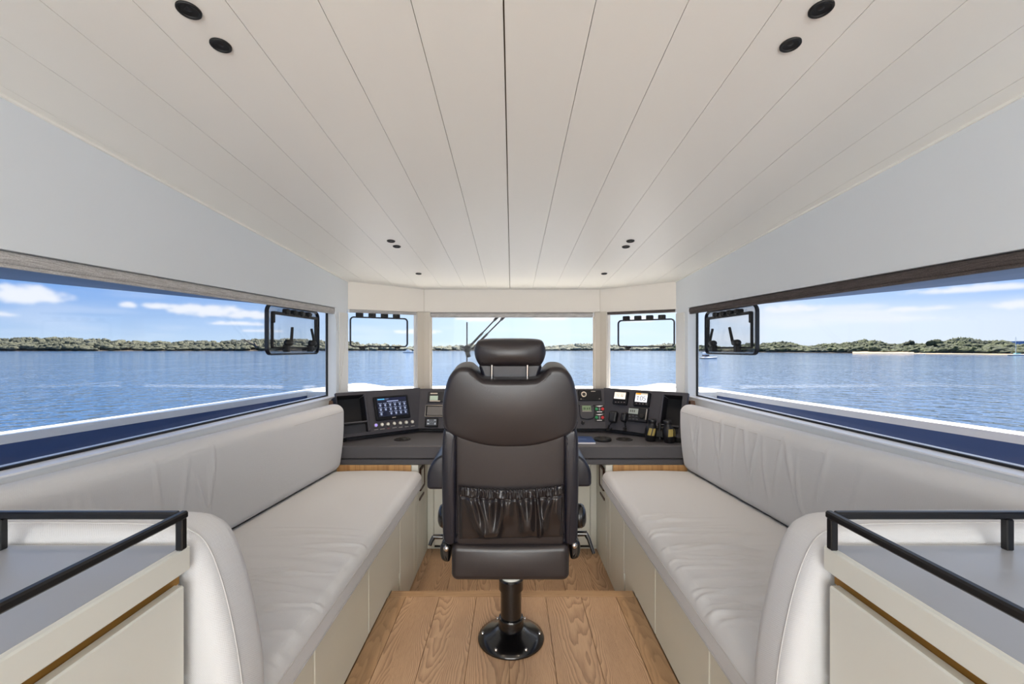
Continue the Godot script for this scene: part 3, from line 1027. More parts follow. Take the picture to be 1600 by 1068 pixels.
func console():
	var st: SurfaceTool
	var hc := thing("helm_console", "wide charcoal helm console with angled ends under the windscreen", "console", Vector3(0, -0.22, -3.1))
	var ytop := EYE - 0.617
	# counter: top slab, thick front edge, groove and lower lip
	st = S()
	bx(st, -1.19, ytop - 0.085, -3.45, 1.19, ytop, -2.86, 0.008)
	obj("counter", st, M.counter, hc, "charcoal counter with a thick front edge")
	st = S()
	bx(st, -1.19, EYE - 0.74, -3.40, 1.19, ytop - 0.088, -2.866, 0.004)
	obj("counter_lip", st, M.counter, hc)
	# dash behind: body filling to the windscreen
	st = S()
	prism(st, PackedVector2Array([Vector2(-1.19, 2.99), Vector2(-0.70, 3.37), Vector2(0.70, 3.37), Vector2(1.19, 2.99), Vector2(1.21, 3.42), Vector2(0.72, 3.70), Vector2(-0.72, 3.70), Vector2(-1.21, 3.42)]), const_y(ytop - 0.02), const_y(EYE - 0.586))
	obj("dash_plinth", st, M.dash_dark, hc)
	var tl := face_left()
	var tm := face_mid()
	var tr := face_right()
	# top ledge running back to the glass
	var L := [Vector3(-1.2, EYE - 0.302, -3.09), Vector3(-0.70, EYE - 0.302, -3.42), Vector3(0.70, EYE - 0.302, -3.42), Vector3(1.2, EYE - 0.302, -3.09)]
	st = S()
	for k in 3:
		var a: Vector3 = L[k]
		var b: Vector3 = L[k + 1]
		var c := Vector3(A[k + 1].x * 0.985, EYE - 0.335, -A[k + 1].y + 0.012)
		var d := Vector3(A[k].x * 0.985, EYE - 0.335, -A[k].y + 0.012)
		hexa(st, [a + Vector3(0, -0.022, 0), b + Vector3(0, -0.022, 0), c + Vector3(0, -0.022, 0), d + Vector3(0, -0.022, 0), a, b, c, d])
	obj("dash_top", st, M.dash, hc)
	# middle face
	var H := 0.306
	st = S()
	hexa(st, [tm * Vector3(-0.014, 0, -0.03), tm * Vector3(1.394, 0, -0.03), tm * Vector3(1.386, 0, 0), tm * Vector3(-0.006, 0, 0), tm * Vector3(-0.026, H, -0.03), tm * Vector3(1.406, H, -0.03), tm * Vector3(1.398, H, 0), tm * Vector3(-0.018, H, 0)])
	obj("dash_face", st, M.dash, hc)
	# angled end faces, each with an open stowage box at its outer end
	for k in 2:
		var t := tl if k == 0 else tr
		var len := 0.575
		var c0 := on_plane(t, 531.5 if k == 0 else 1028, 668)
		var c1 := on_plane(t, 571.5 if k == 0 else 1066.5, 619)
		var wl := on_plane(t, 527.5 if k == 0 else 1072, 640).x            # outer end
		var xi := c1.x if k == 0 else c0.x                               # the box's inner side
		var xo := c0.x if k == 0 else c1.x
		var yb := minf(c0.y, c1.y) + 0.02
		var yt := H - 0.022
		var join := len if k == 0 else 0.0
		var tilt: float = (t.affine_inverse() * Vector3(-0.70 if k == 0 else 0.70, EYE - 0.30, -3.42)).x - join
		var Q := func(s_, xa, ya, xb, yc, top0 := 0.0, top1 := 0.0):
			hexa(s_, [t * Vector3(xa, ya, -0.03), t * Vector3(xb, ya, -0.03), t * Vector3(xb, ya, 0), t * Vector3(xa, ya, 0), t * Vector3(xa + top0, yc, -0.03), t * Vector3(xb + top1, yc, -0.03), t * Vector3(xb + top1, yc, 0), t * Vector3(xa + top0, yc, 0)])
		st = S()
		if k == 0: Q.call(st, xi, 0.0, join, H, 0.0, tilt)
		else: Q.call(st, join, 0.0, xi, H, tilt, 0.0)
		Q.call(st, minf(wl, xi), yt, maxf(wl, xi), H)
		Q.call(st, minf(wl, xo), 0.0, maxf(wl, xo), yt)
		Q.call(st, minf(xo, xi), 0.0, maxf(xo, xi), 0.022)
		obj("dash_face", st, M.dash, hc)
		st = S()
		var lo := minf(xo, xi)
		var hi := maxf(xo, xi)
		fbox(st, t, lo, 0.022, hi, yt, -0.125, -0.115)
		fbox(st, t, lo - 0.006, 0.022, lo, yt, -0.12, -0.01)
		fbox(st, t, hi, 0.022, hi + 0.006, yt, -0.12, -0.01)
		fbox(st, t, lo, yt, hi, yt + 0.006, -0.12, -0.01)
		obj("stowage_box", st, M.dash_dark, hc, "open stowage box let into the dash end")
		st = S()
		fbox(st, t, lo, yb, hi, yb + 0.010, -0.11, 0.004, 0.002)
		fbox(st, t, lo, 0.022, hi, yb, -0.075, -0.068, 0.002)
		obj("stowage_lip", st, M.counter, hc)
		st = S()
		fbox(st, t, hi - 0.015 if k == 0 else lo, 0.022, hi if k == 0 else lo + 0.015, yt, -0.004, 0.008, 0.003)
		obj("box_trim", st, M.dash, hc)
	# round speaker vents in the counter
	for p in [[628.5, 686.5], [975.5, 686.5]]:
		var d: float = 0.617 * F / (p[1] - 545.0)
		var q := at(p[0], p[1], d)
		st = S()
		lathe(st, [Vector2(0.055, -0.001), Vector2(0.055, 0.004), Vector2(0.050, 0.007), Vector2(0.044, 0.006), Vector2(0.040, 0.001), Vector2(0.020, 0.001), Vector2(0.016, 0.004), Vector2(0.0, 0.005)], Transform3D(Basis(), q), 32)
		for k in 3: bar(st, q + Vector3(cos(k * PI / 3) * 0.046, 0.004, sin(k * PI / 3) * 0.046), q - Vector3(cos(k * PI / 3) * 0.046, -0.004, sin(k * PI / 3) * 0.046), 0.006, 0.004)
		obj("round_vent", st, M.gasket, hc, "round black vent in the counter")
	# pedestals at both ends and the cupboard front between them
	for s in [-1.0, 1.0]:
		st = S()
		hexa(st, [Vector3(s * 0.602, -0.22, -2.872), Vector3(s * 1.2, -0.22, -2.872), Vector3(s * 1.2, -0.22, -3.3), Vector3(s * 0.602, -0.22, -3.3), Vector3(s * 0.602, EYE - 0.741, -2.872), Vector3(s * 1.2, EYE - 0.741, -2.872), Vector3(s * 1.2, EYE - 0.741, -3.3), Vector3(s * 0.602, EYE - 0.741, -3.3)])
		obj("pedestal", st, M.cream, hc)
		st = S()
		uvs = Vector2(4, 1)
		bx(st, s * 0.645, EYE - 0.86, -2.871, s * 1.12, EYE - 0.7415, -2.858, 0.002)
		obj("wood_strip", st, M.veneer, hc, "pale wood strip under the counter edge")
		st = S()
		bx(st, s * 0.598, EYE - 0.86, -2.871, s * 0.64, EYE - 0.7415, -2.856, 0.003)
		obj("corner_trim", st, M.edge, hc)
		st = S()
		uvs = Vector2(4, 1)
		hexa(st, [Vector3(s * 1.19, EYE - 0.62, -2.93), Vector3(s * 1.235, EYE - 0.62, -2.93), Vector3(s * 1.235, EYE - 0.62, -3.3), Vector3(s * 1.19, EYE - 0.62, -3.3), Vector3(s * 1.215, EYE - 0.352, -3.05), Vector3(s * 1.245, EYE - 0.352, -3.05), Vector3(s * 1.235, EYE - 0.352, -3.35), Vector3(s * 1.215, EYE - 0.352, -3.35)])
		obj("end_cheek", st, M.cheek, hc, "wooden end cheek of the console")
		# framed switch plates on the pedestal's aisle face
		for k in [[2.905, 3.045, 0.775, 0.925], ]:
			st = S()
			var t := Transform3D(Basis(Vector3(0, 0, s), Vector3.UP, Vector3(-s, 0, 0)), Vector3(s * 0.602, 0, 0))
			var xa: float = -k[0] * s
			var xb: float = -k[1] * s
			frame_ring(st, t, rrect(minf(xa, xb), EYE - k[3], maxf(xa, xb), EYE - k[2], 0.012, 3), 0.018, 0.0, 0.012)
			var pl := obj("switch_plate", st, M.bronze, hc, "bronze framed switch plate")
			st = S()
			fbox(st, t, minf(xa, xb) + 0.016, EYE - k[3] + 0.016, maxf(xa, xb) - 0.016, EYE - k[2] - 0.016, 0.0, 0.008, 0.004)
			obj("switch", st, M.edge, pl)
			st = S()
			fbox(st, t, minf(xa, xb), EYE - 0.985, maxf(xa, xb), EYE - 0.968, 0.0, 0.006)
			obj("finger_slot", st, M.bronze, hc)
	st = S()
	bx(st, -0.602, -0.22, -3.3, 0.602, EYE - 0.741, -3.19, 0.0)
	obj("cupboard_back", st, M.cream, hc)
	for k in [[-0.601, -0.557], [-0.552, -0.002], [0.002, 0.552], [0.557, 0.601]]:
		st = S()
		bx(st, k[0], -0.19, -3.19, k[1], EYE - 0.745, -3.176, 0.003)
		obj("door" if absf(k[0] - k[1]) > 0.2 else "stile", st, M.cream, hc)
	st = S()
	bx(st, -0.55, -0.205, -3.182, 0.55, -0.193, -3.178, 0.0)
	obj("toe_gap", st, M.gasket, hc)

# ---------------------------------------------------------------- instruments
func rect_on(t: Transform3D, x0, y0, x1, y1) -> Array:       # four measured edges as a rectangle in the panel's own axes
	var a := on_plane(t, x0, (y0 + y1) / 2.0)
	var b := on_plane(t, x1, (y0 + y1) / 2.0)
	var c := on_plane(t, (x0 + x1) / 2.0, y1)
	var d := on_plane(t, (x0 + x1) / 2.0, y0)
	return [a.x, c.y, b.x, d.y]

func text_mesh(txt: String, t: Transform3D, x: float, y: float, z: float, h: float, m: Material, parent: Node3D, called := "lettering"):
	var tm := TextMesh.new()
	var f := SystemFont.new()
	f.font_names = PackedStringArray(["Droid Sans"])
	tm.font = f
	tm.text = txt
	tm.font_size = 32
	tm.pixel_size = h / 24.0
	tm.depth = 0.0006
	tm.material = m
	var mi := MeshInstance3D.new()
	mi.name = called
	mi.mesh = tm
	var g := Vector3.ZERO
	var p: Node = parent
	while p != self:
		g += p.position
		p = p.get_parent()
	mi.transform = Transform3D(t.basis, t * Vector3(x, y, z) - g)
	parent.add_child(mi, true)

func screen_mat(im: Image, e: float) -> StandardMaterial3D:
	var m := mat(Color(0.02, 0.02, 0.03), 0.2)
	m.emission_enabled = true
	m.emission_texture = tex(im)
	m.emission = Color.BLACK
	m.emission_energy_multiplier = e
	return m

func ellipse(im: Image, cx: float, cy: float, r: float, c: Color):
	for y in range(int(cy - r), int(cy + r) + 1):
		for x in range(int(cx - r), int(cx + r) + 1):
			if Vector2(x - cx, y - cy).length() <= r and x >= 0 and y >= 0 and x < im.get_width() and y < im.get_height(): im.set_pixel(x, y, c)

func instruments():
	var tl := face_left()
	var tm := face_mid()
	var tr := face_right()
	var st: SurfaceTool
	var r: Array
	# --- touchscreen
	r = rect_on(tl, 584.5, 618.5, 638.5, 655)
	var o := thing("touchscreen", "large black touchscreen showing a menu of small white icons, above a row of buttons", "screen", tl * Vector3((r[0] + r[2]) / 2, r[1], 0))
	st = S()
	pad(st, tl, rrect(r[0], r[1], r[2], r[3], 0.008), 0.0, 0.014, 0.004, 0.0)
	obj("bezel", st, M.panel_black, o)
	var im := Image.create(256, 176, false, Image.FORMAT_RGB8)
	im.fill(Color(0.05, 0.075, 0.16))
	im.fill_rect(Rect2i(0, 0, 256, 22), Color(0.08, 0.10, 0.20))
	im.fill_rect(Rect2i(8, 5, 58, 10), Color(0.35, 0.72, 0.92))
	im.fill_rect(Rect2i(72, 6, 30, 7), Color(0.35, 0.42, 0.55))
	im.fill_rect(Rect2i(84, 28, 100, 9), Color(0.62, 0.66, 0.80))
	for row in 3:
		for col in 6:
			if row == 2 and col == 1: continue
			var x := 22 + col * 42
			var y := 52 + row * 41
			im.fill_rect(Rect2i(x - 14, y - 4, 32, 4), Color(0.62, 0.67, 0.80))
			ellipse(im, x + 2, y + 14, 8, Color(0.72, 0.76, 0.86))
			ellipse(im, x + 2, y + 14, 4, Color(0.30, 0.36, 0.52))
			im.fill_rect(Rect2i(x - 5, y + 24, 15, 4), Color(0.50, 0.55, 0.70))
	var q := rect_on(tl, 588.5, 621.5, 635, 650)
	st = S()
	screen(st, tl, q[0], q[1], q[2], q[3], 0.0152)
	obj("display", st, screen_mat(im, 0.75), o, "glowing menu page with icons")
	st = S()
	var lc := on_plane(tl, 614.5, 652.3)
	fbox(st, tl, lc.x - 0.014, lc.y - 0.003, lc.x + 0.014, lc.y + 0.003, 0.013, 0.0147, 0.0005)
	obj("badge", st, M.steel, o)
	# --- seven round buttons with small legends beneath
	var bp := [[587, 664.2], [596.6, 663.3], [606, 662.4], [615.6, 661.4], [625, 660.7], [634.5, 659.8], [644, 658.8]]
	for i in 7:
		var c := on_plane(tl, bp[i][0], bp[i][1])
		var b := thing("push_button", ["violet lit round push button, outermost of the row under the touchscreen", "second round silver push button from the violet one", "third round silver push button, above a reddish legend", "fourth round silver push button, middle of the row under the touchscreen", "fifth round silver push button from the violet one", "sixth round silver push button from the violet one", "seventh round silver push button, innermost of the row"][i], "button", tl * Vector3(c.x, c.y - 0.015, 0), "round buttons under the touchscreen")
		st = S()
		disc(st, tl, c.x, c.y, 0.0135, 0.0, 0.008, 0.002)
		obj("ring", st, M.steel, b)
		st = S()
		disc(st, tl, c.x, c.y, 0.0095, 0.007, 0.0095, 0.001)
		obj("cap", st, glow(Color(0.62, 0.55, 0.95), 0.5) if i == 0 else M.edge, b)
		st = S()
		var w := [0.015, 0.017, 0.010, 0.016, 0.014, 0.015, 0.016][i] as float
		fbox(st, tl, c.x - w, c.y - 0.0315, c.x + w, c.y - 0.0275, 0.0, 0.001, 0.0003)
		obj("legend", st, M.steel if i != 2 else mat(Color(0.55, 0.3, 0.3), 0.5), b)
	# --- middle face, port of the chair: small gauge, framed panel, square display
	r = rect_on(tm, 669, 612, 706, 628)
	o = thing("engine_gauge", "small instrument with a pale green lcd, topmost beside the chair headrest", "gauge", tm * Vector3((r[0] + r[2]) / 2, r[1], 0))
	st = S()
	pad(st, tm, rrect(r[0], r[1], r[2], r[3], 0.006), 0.0, 0.010, 0.003, 0.0)
	obj("case", st, M.dash_dark, o)
	q = rect_on(tm, 672, 618.5, 684.5, 625.5)
	st = S()
	fbox(st, tm, q[0], q[1], q[2], q[3], 0.009, 0.0105, 0.0005)
	obj("display", st, glow(Color(0.60, 0.66, 0.60), 0.25), o)
	st = S()
	q = rect_on(tm, 673, 614.2, 684, 615.8)
	fbox(st, tm, q[0], q[1], q[2], q[3], 0.009, 0.0106, 0.0003)
	q = rect_on(tm, 671.5, 626, 688, 627.4)
	fbox(st, tm, q[0], q[1], q[2], q[3], 0.009, 0.0106, 0.0003)
	obj("legend", st, M.steel, o)
	r = rect_on(tm, 664.5, 633, 720, 650.8)
	o = thing("framed_panel", "dark wide panel in a thin pale frame, half hidden by the chair", "panel", tm * Vector3((r[0] + r[2]) / 2, r[1], 0))
	st = S()
	frame_ring(st, tm, rrect(r[0], r[1], r[2], r[3], 0.003, 2), 0.004, 0.0, 0.008, 0.001)
	obj("frame", st, M.steel, o)
	st = S()
	fbox(st, tm, r[0] + 0.003, r[1] + 0.003, r[2] - 0.003, r[3] - 0.003, 0.0, 0.006)
	obj("bezel", st, M.panel_black, o)
	st = S()
	q = rect_on(tm, 667.5, 635, 718, 649)
	fbox(st, tm, q[0], q[1], q[2], q[3], 0.0, 0.0075)
	obj("face", st, mat(Color(0.42, 0.41, 0.40), 0.4), o)
	r = rect_on(tm, 664.2, 653, 684.8, 667)
	o = thing("square_display", "small square grey display with four corner marks, under the framed panel", "display", tm * Vector3((r[0] + r[2]) / 2, r[1], 0))
	st = S()
	pad(st, tm, rrect(r[0], r[1], r[2], r[3], 0.006), 0.0, 0.012, 0.003, 0.0)
	obj("case", st, M.panel_black, o)
	im = Image.create(128, 96, false, Image.FORMAT_RGB8)
	im.fill(Color(0.33, 0.34, 0.36))
	for k in [[8, 8, 20, 16], [96, 8, 26, 12], [8, 62, 26, 16], [104, 58, 14, 26]]: im.fill_rect(Rect2i(k[0], k[1], k[2], k[3]), Color(0.82, 0.84, 0.86))
	for k in 5: im.fill_rect(Rect2i(30 + k * 14, 34 + (k % 2) * 14, 9, 5), Color(0.62, 0.64, 0.66))
	q = rect_on(tm, 667, 655.2, 682.3, 664.6)
	st = S()
	screen(st, tm, q[0], q[1], q[2], q[3], 0.0128)
	obj("display", st, screen_mat(im, 0.5), o)
	# --- middle face, starboard of the chair: stereo, gauge, start and stop buttons, key
	r = rect_on(tm, 903.5, 609.5, 939.5, 625.8)
	o = thing("stereo", "black stereo faceplate with one large silver-ringed knob", "stereo", tm * Vector3((r[0] + r[2]) / 2, r[1], 0))
	st = S()
	pad(st, tm, rrect(r[0], r[1], r[2], r[3], 0.004), 0.0, 0.010, 0.003, 0.0)
	obj("faceplate", st, M.panel_black, o)
	var kc := on_plane(tm, 911.8, 616.8)
	st = S()
	disc(st, tm, kc.x, kc.y, 0.022, 0.009, 0.020, 0.003, 32)
	var kn := obj("knob", st, M.steel, o, "silver ring knob")
	st = S()
	disc(st, tm, kc.x, kc.y, 0.0145, 0.0, 0.0215, 0.002, 28)
	disc(st, tm, kc.x, kc.y, 0.004, 0.0, 0.0225, 0.001, 12)
	obj("knob_face", st, M.plastic, kn)
	st = S()
	for k in [[923, 611.2, 930, 612.2], [907, 623, 908.2, 624], [935.5, 622.8, 937, 623.8]]:
		q = rect_on(tm, k[0], k[1], k[2], k[3])
		fbox(st, tm, q[0], q[1], q[2], q[3], 0.009, 0.0106, 0.0003)
	obj("legend", st, M.steel, o)
	r = rect_on(tm, 905.5, 633, 928, 655)
	o = thing("thruster_gauge", "grey rounded instrument with a green lcd beside the green and red buttons", "gauge", tm * Vector3((r[0] + r[2]) / 2, r[1], 0))
	st = S()
	var oo := smooth_outline([Vector2(r[0] + 0.006, r[3]), Vector2(r[0], r[3] - 0.01), Vector2(r[0], r[1] + 0.035), Vector2(r[0] + 0.012, r[1] + 0.008), Vector2((r[0] + r[2]) / 2, r[1]), Vector2(r[2] - 0.012, r[1] + 0.008), Vector2(r[2], r[1] + 0.035), Vector2(r[2], r[3] - 0.01), Vector2(r[2] - 0.006, r[3])], 4)
	pad(st, tm, oo, 0.0, 0.014, 0.005, 0.0)
	obj("case", st, mat(Color(0.20, 0.20, 0.23), 0.4), o)
	q = rect_on(tm, 909.3, 634.2, 923, 641.6)
	st = S()
	fbox(st, tm, q[0], q[1], q[2], q[3], 0.013, 0.0146, 0.0004)
	obj("display", st, glow(Color(0.42, 0.50, 0.38), 0.22), o)
	st = S()
	for k in [[911, 637, 914.5, 640.3], [916, 637.3, 918.5, 640.3], [919.5, 637, 922, 640.3]]:
		q = rect_on(tm, k[0], k[1], k[2], k[3])
		fbox(st, tm, q[0], q[1], q[2], q[3], 0.013, 0.0148, 0.0002)
	obj("digits", st, mat(Color(0.28, 0.36, 0.26), 0.5), o)
	st = S()
	q = rect_on(tm, 909.3, 642.4, 924, 643.2)
	fbox(st, tm, q[0], q[1], q[2], q[3], 0.013, 0.0148, 0.0002)
	obj("line", st, M.steel, o)
	for k in 2:
		var y0 := 632.5 + k * 13.2
		r = rect_on(tm, 928.8, y0, 944.2, y0 + 12.2)
		o = thing("thruster_switch", ["upper black switch plate with a green and a red round button", "lower black switch plate with a green and a red round button, above the blue booklet"][k], "switch", tm * Vector3((r[0] + r[2]) / 2, r[1], 0), "green and red button plates")
		st = S()
		fbox(st, tm, r[0], r[1], r[2], r[3], 0.0, 0.006)
		obj("plate", st, M.plastic, o)
		st = S()
		q = rect_on(tm, 930.5, y0 + 0.8, 942.5, y0 + 3.0)
		var cx: float = (q[0] + q[2]) / 2
		var cy: float = (q[1] + q[3]) / 2
		hexa(st, [tm * Vector3(q[0], cy, 0.005), tm * Vector3(cx, q[1], 0.005), tm * Vector3(q[2], cy + 0.003, 0.005), tm * Vector3(cx, q[3] - 0.002, 0.005), tm * Vector3(q[0], cy, 0.007), tm * Vector3(cx, q[1], 0.007), tm * Vector3(q[2], cy + 0.003, 0.007), tm * Vector3(cx, q[3] - 0.002, 0.007)])
		q = rect_on(tm, 932.5, y0 + 10.4, 940.5, y0 + 11.4)
		fbox(st, tm, q[0], q[1], q[2], q[3], 0.005, 0.007, 0.0003)
		obj("legend", st, M.white, o, "white boat-shaped mark")
		for j in 2:
			var c := on_plane(tm, 931.8 if j == 0 else 941.3, y0 + 6.7)
			st = S()
			disc(st, tm, c.x, c.y, 0.0115, 0.005, 0.014, 0.003, 20)
			obj("button", st, mat([Color(0.10, 0.55, 0.33), Color(0.80, 0.20, 0.22)][j], 0.4), o, ["green round button", "red round button"][j])
		var c2 := on_plane(tm, 936.6, y0 + 6.7)
		st = S()
		fbox(st, tm, c2.x - 0.005, c2.y - 0.011, c2.x + 0.005, c2.y + 0.011, 0.005, 0.009)
		obj("indicator", st, mat(Color(0.5, 0.52, 0.53), 0.4), o)
	var kp := on_plane(tm, 910.5, 660)
	o = thing("key_switch", "small black key switch with a silver key head under the green lcd", "switch", tm * Vector3(kp.x, kp.y - 0.014, 0))
	st = S()
	disc(st, tm, kp.x, kp.y, 0.014, 0.0, 0.010, 0.002, 20)
	obj("barrel", st, M.gasket, o)
	st = S()
	box(st, tm * Transform3D(Basis(Vector3(0, 0, 1), 0.6), Vector3(kp.x, kp.y + 0.002, 0.02)), Vector3(0.007, 0.02, 0.024), 0.003)
	obj("key", st, M.chrome, o)
	# --- starboard face: two instrument displays, radio, two handsets
	var disp := [[960, 611.5, 982, 632.5, 962, 613.6, 979.5, 624.0], [992, 613.2, 1016.5, 635, 994.6, 615.2, 1013.4, 629.0]]
	for k in 2:
		var b: Array = disp[k]
		r = rect_on(tr, b[0], b[1], b[2], b[3])
		o = thing("instrument_display", ["square instrument display with a warm white page of small figures", "square instrument display showing the number 105 under an orange bar"][k], "display", tr * Vector3((r[0] + r[2]) / 2, r[1], 0), "square instrument displays")
		st = S()
		pad(st, tr, rrect(r[0], r[1], r[2], r[3], 0.006), 0.0, 0.022, 0.004, 0.0)
		obj("case", st, M.panel_black, o)
		im = Image.create(160, 112, false, Image.FORMAT_RGB8)
		im.fill(Color(0.93, 0.87, 0.80) if k == 0 else Color(0.92, 0.92, 0.95))
		if k == 0:
			im.fill_rect(Rect2i(0, 0, 160, 16), Color(0.80, 0.75, 0.70))
			im.fill_rect(Rect2i(0, 88, 160, 24), Color(0.96, 0.93, 0.90))
		else:
			im.fill_rect(Rect2i(0, 0, 160, 20), Color(0.75, 0.70, 0.62))
			im.fill_rect(Rect2i(6, 0, 64, 22), Color(0.92, 0.58, 0.16))
		q = rect_on(tr, b[4], b[5], b[6], b[7])
		st = S()
		screen(st, tr, q[0], q[1], q[2], q[3], 0.0226)
		obj("display", st, screen_mat(im, 0.9), o)
		var hh: float = q[3] - q[1]
		if k == 0: text_mesh("12.32", tr, (q[0] + q[2]) / 2, (q[1] + q[3]) / 2, 0.0230, hh * 0.36, mat(Color(0.62, 0.52, 0.46), 0.6), o)
		else: text_mesh("105", tr, (q[0] + q[2]) / 2, q[1] + hh * 0.40, 0.0230, hh * 0.52, mat(Color(0.16, 0.15, 0.18), 0.6), o)
		st = S()
		for j in 4:
			var c := on_plane(tr, lerpf(b[4] + 2, b[6] - 2, j / 3.0), b[3] - 3.6 + (0.5 * j / 3.0))
			fbox(st, tr, c.x - 0.006, c.y - 0.0028, c.x + 0.006, c.y + 0.0028, 0.02, 0.0235, 0.001)
		obj("key", st, mat(Color(0.45, 0.42, 0.43), 0.5), o)
	r = rect_on(tr, 983.5, 637, 1013, 659.5)
	o = thing("vhf_radio", "black marine radio with a grey lcd and small keys under the displays", "radio", tr * Vector3((r[0] + r[2]) / 2, r[1], 0))
	st = S()
	pad(st, tr, rrect(r[0], r[1], r[2], r[3], 0.008), 0.0, 0.026, 0.006, 0.0)
	obj("case", st, M.plastic, o)
	q = rect_on(tr, 984.5, 639, 999.5, 647.3)
	st = S()
	fbox(st, tr, q[0], q[1], q[2], q[3], 0.024, 0.0268, 0.0008)
	obj("display", st, glow(Color(0.50, 0.52, 0.50), 0.3), o)
	st = S()
	for j in 3: fbox(st, tr, lerpf(q[0], q[2], 0.16 + 0.2 * j), lerpf(q[1], q[3], 0.3), lerpf(q[0], q[2], 0.28 + 0.2 * j), lerpf(q[1], q[3], 0.72), 0.026, 0.0272, 0.0002)
	obj("digits", st, mat(Color(0.32, 0.33, 0.32), 0.6), o)
	for p in [[986, 651], [991.5, 650.4], [997, 651.6], [986.8, 655.3], [992, 655.7], [997.3, 656.2]]:
		var c := on_plane(tr, p[0], p[1])
		st = S()
		fbox(st, tr, c.x - 0.008, c.y - 0.005, c.x + 0.008, c.y + 0.005, 0.024, 0.029, 0.002)
		obj("key", st, mat(Color(0.26, 0.26, 0.28), 0.4), o)
	var rk := on_plane(tr, 1005.5, 651)
	st = S()
	disc(st, tr, rk.x, rk.y, 0.019, 0.024, 0.042, 0.004, 22)
	obj("knob", st, M.gasket, o)
	st = S()
	q = rect_on(tr, 1011.2, 640, 1012.8, 657)
	fbox(st, tr, q[0], q[1], q[2], q[3], 0.018, 0.0275, 0.001)
	obj("edge_strip", st, M.steel, o)
	for k in 2:
		var b: Array = [[955, 643.5, 967.2, 660.5], [974, 646, 982, 659.5]][k]
		r = rect_on(tr, b[0], b[1], b[2], b[3])
		var cx: float = (r[0] + r[2]) / 2
		o = thing("radio_handset", ["larger black radio handset on its hook beside the first display", "smaller black radio handset hanging against the marine radio"][k], "handset", tr * Vector3(cx, r[1], 0), "radio handsets")
		st = S()
		var w: float = (r[2] - r[0]) / 2
		pad(st, tr, smooth_outline([Vector2(cx - w * 0.8, r[1]), Vector2(cx + w * 0.8, r[1]), Vector2(cx + w, lerpf(r[1], r[3], 0.5)), Vector2(cx + w * 0.95, r[3] - 0.006), Vector2(cx, r[3]), Vector2(cx - w * 0.95, r[3] - 0.006), Vector2(cx - w, lerpf(r[1], r[3], 0.5))], 5), 0.012, 0.052, 0.014, 0.008)
		obj("body", st, M.plastic, o)
		st = S()
		for j in 4: fbox(st, tr, cx - w * 0.5, lerpf(r[1], r[3], 0.35 + 0.12 * j), cx + w * 0.2, lerpf(r[1], r[3], 0.39 + 0.12 * j), 0.05, 0.0535, 0.001)
		obj("speaker_slot", st, M.dash, o)
		st = S()
		fbox(st, tr, cx - 0.012, r[3] - 0.02, cx + 0.012, r[3] + 0.006, 0.0, 0.016)
		obj("hook", st, M.gasket, o)
		st = S()
		var pts := []
		for j in 40:
			var a := j / 39.0
			var rr := 0.006
			pts.append(tr * Vector3(cx + [0.0, 0.004][k] - 0.035 * sin(a * PI) * [1.0, -0.5][k] + rr * cos(j * 1.9), r[1] - 0.075 * sin(a * PI * 0.75) + 0.01, 0.024 + rr * sin(j * 1.9)))
		tube(st, pts, 0.0035, 6)
		obj("cable", st, M.gasket, o)

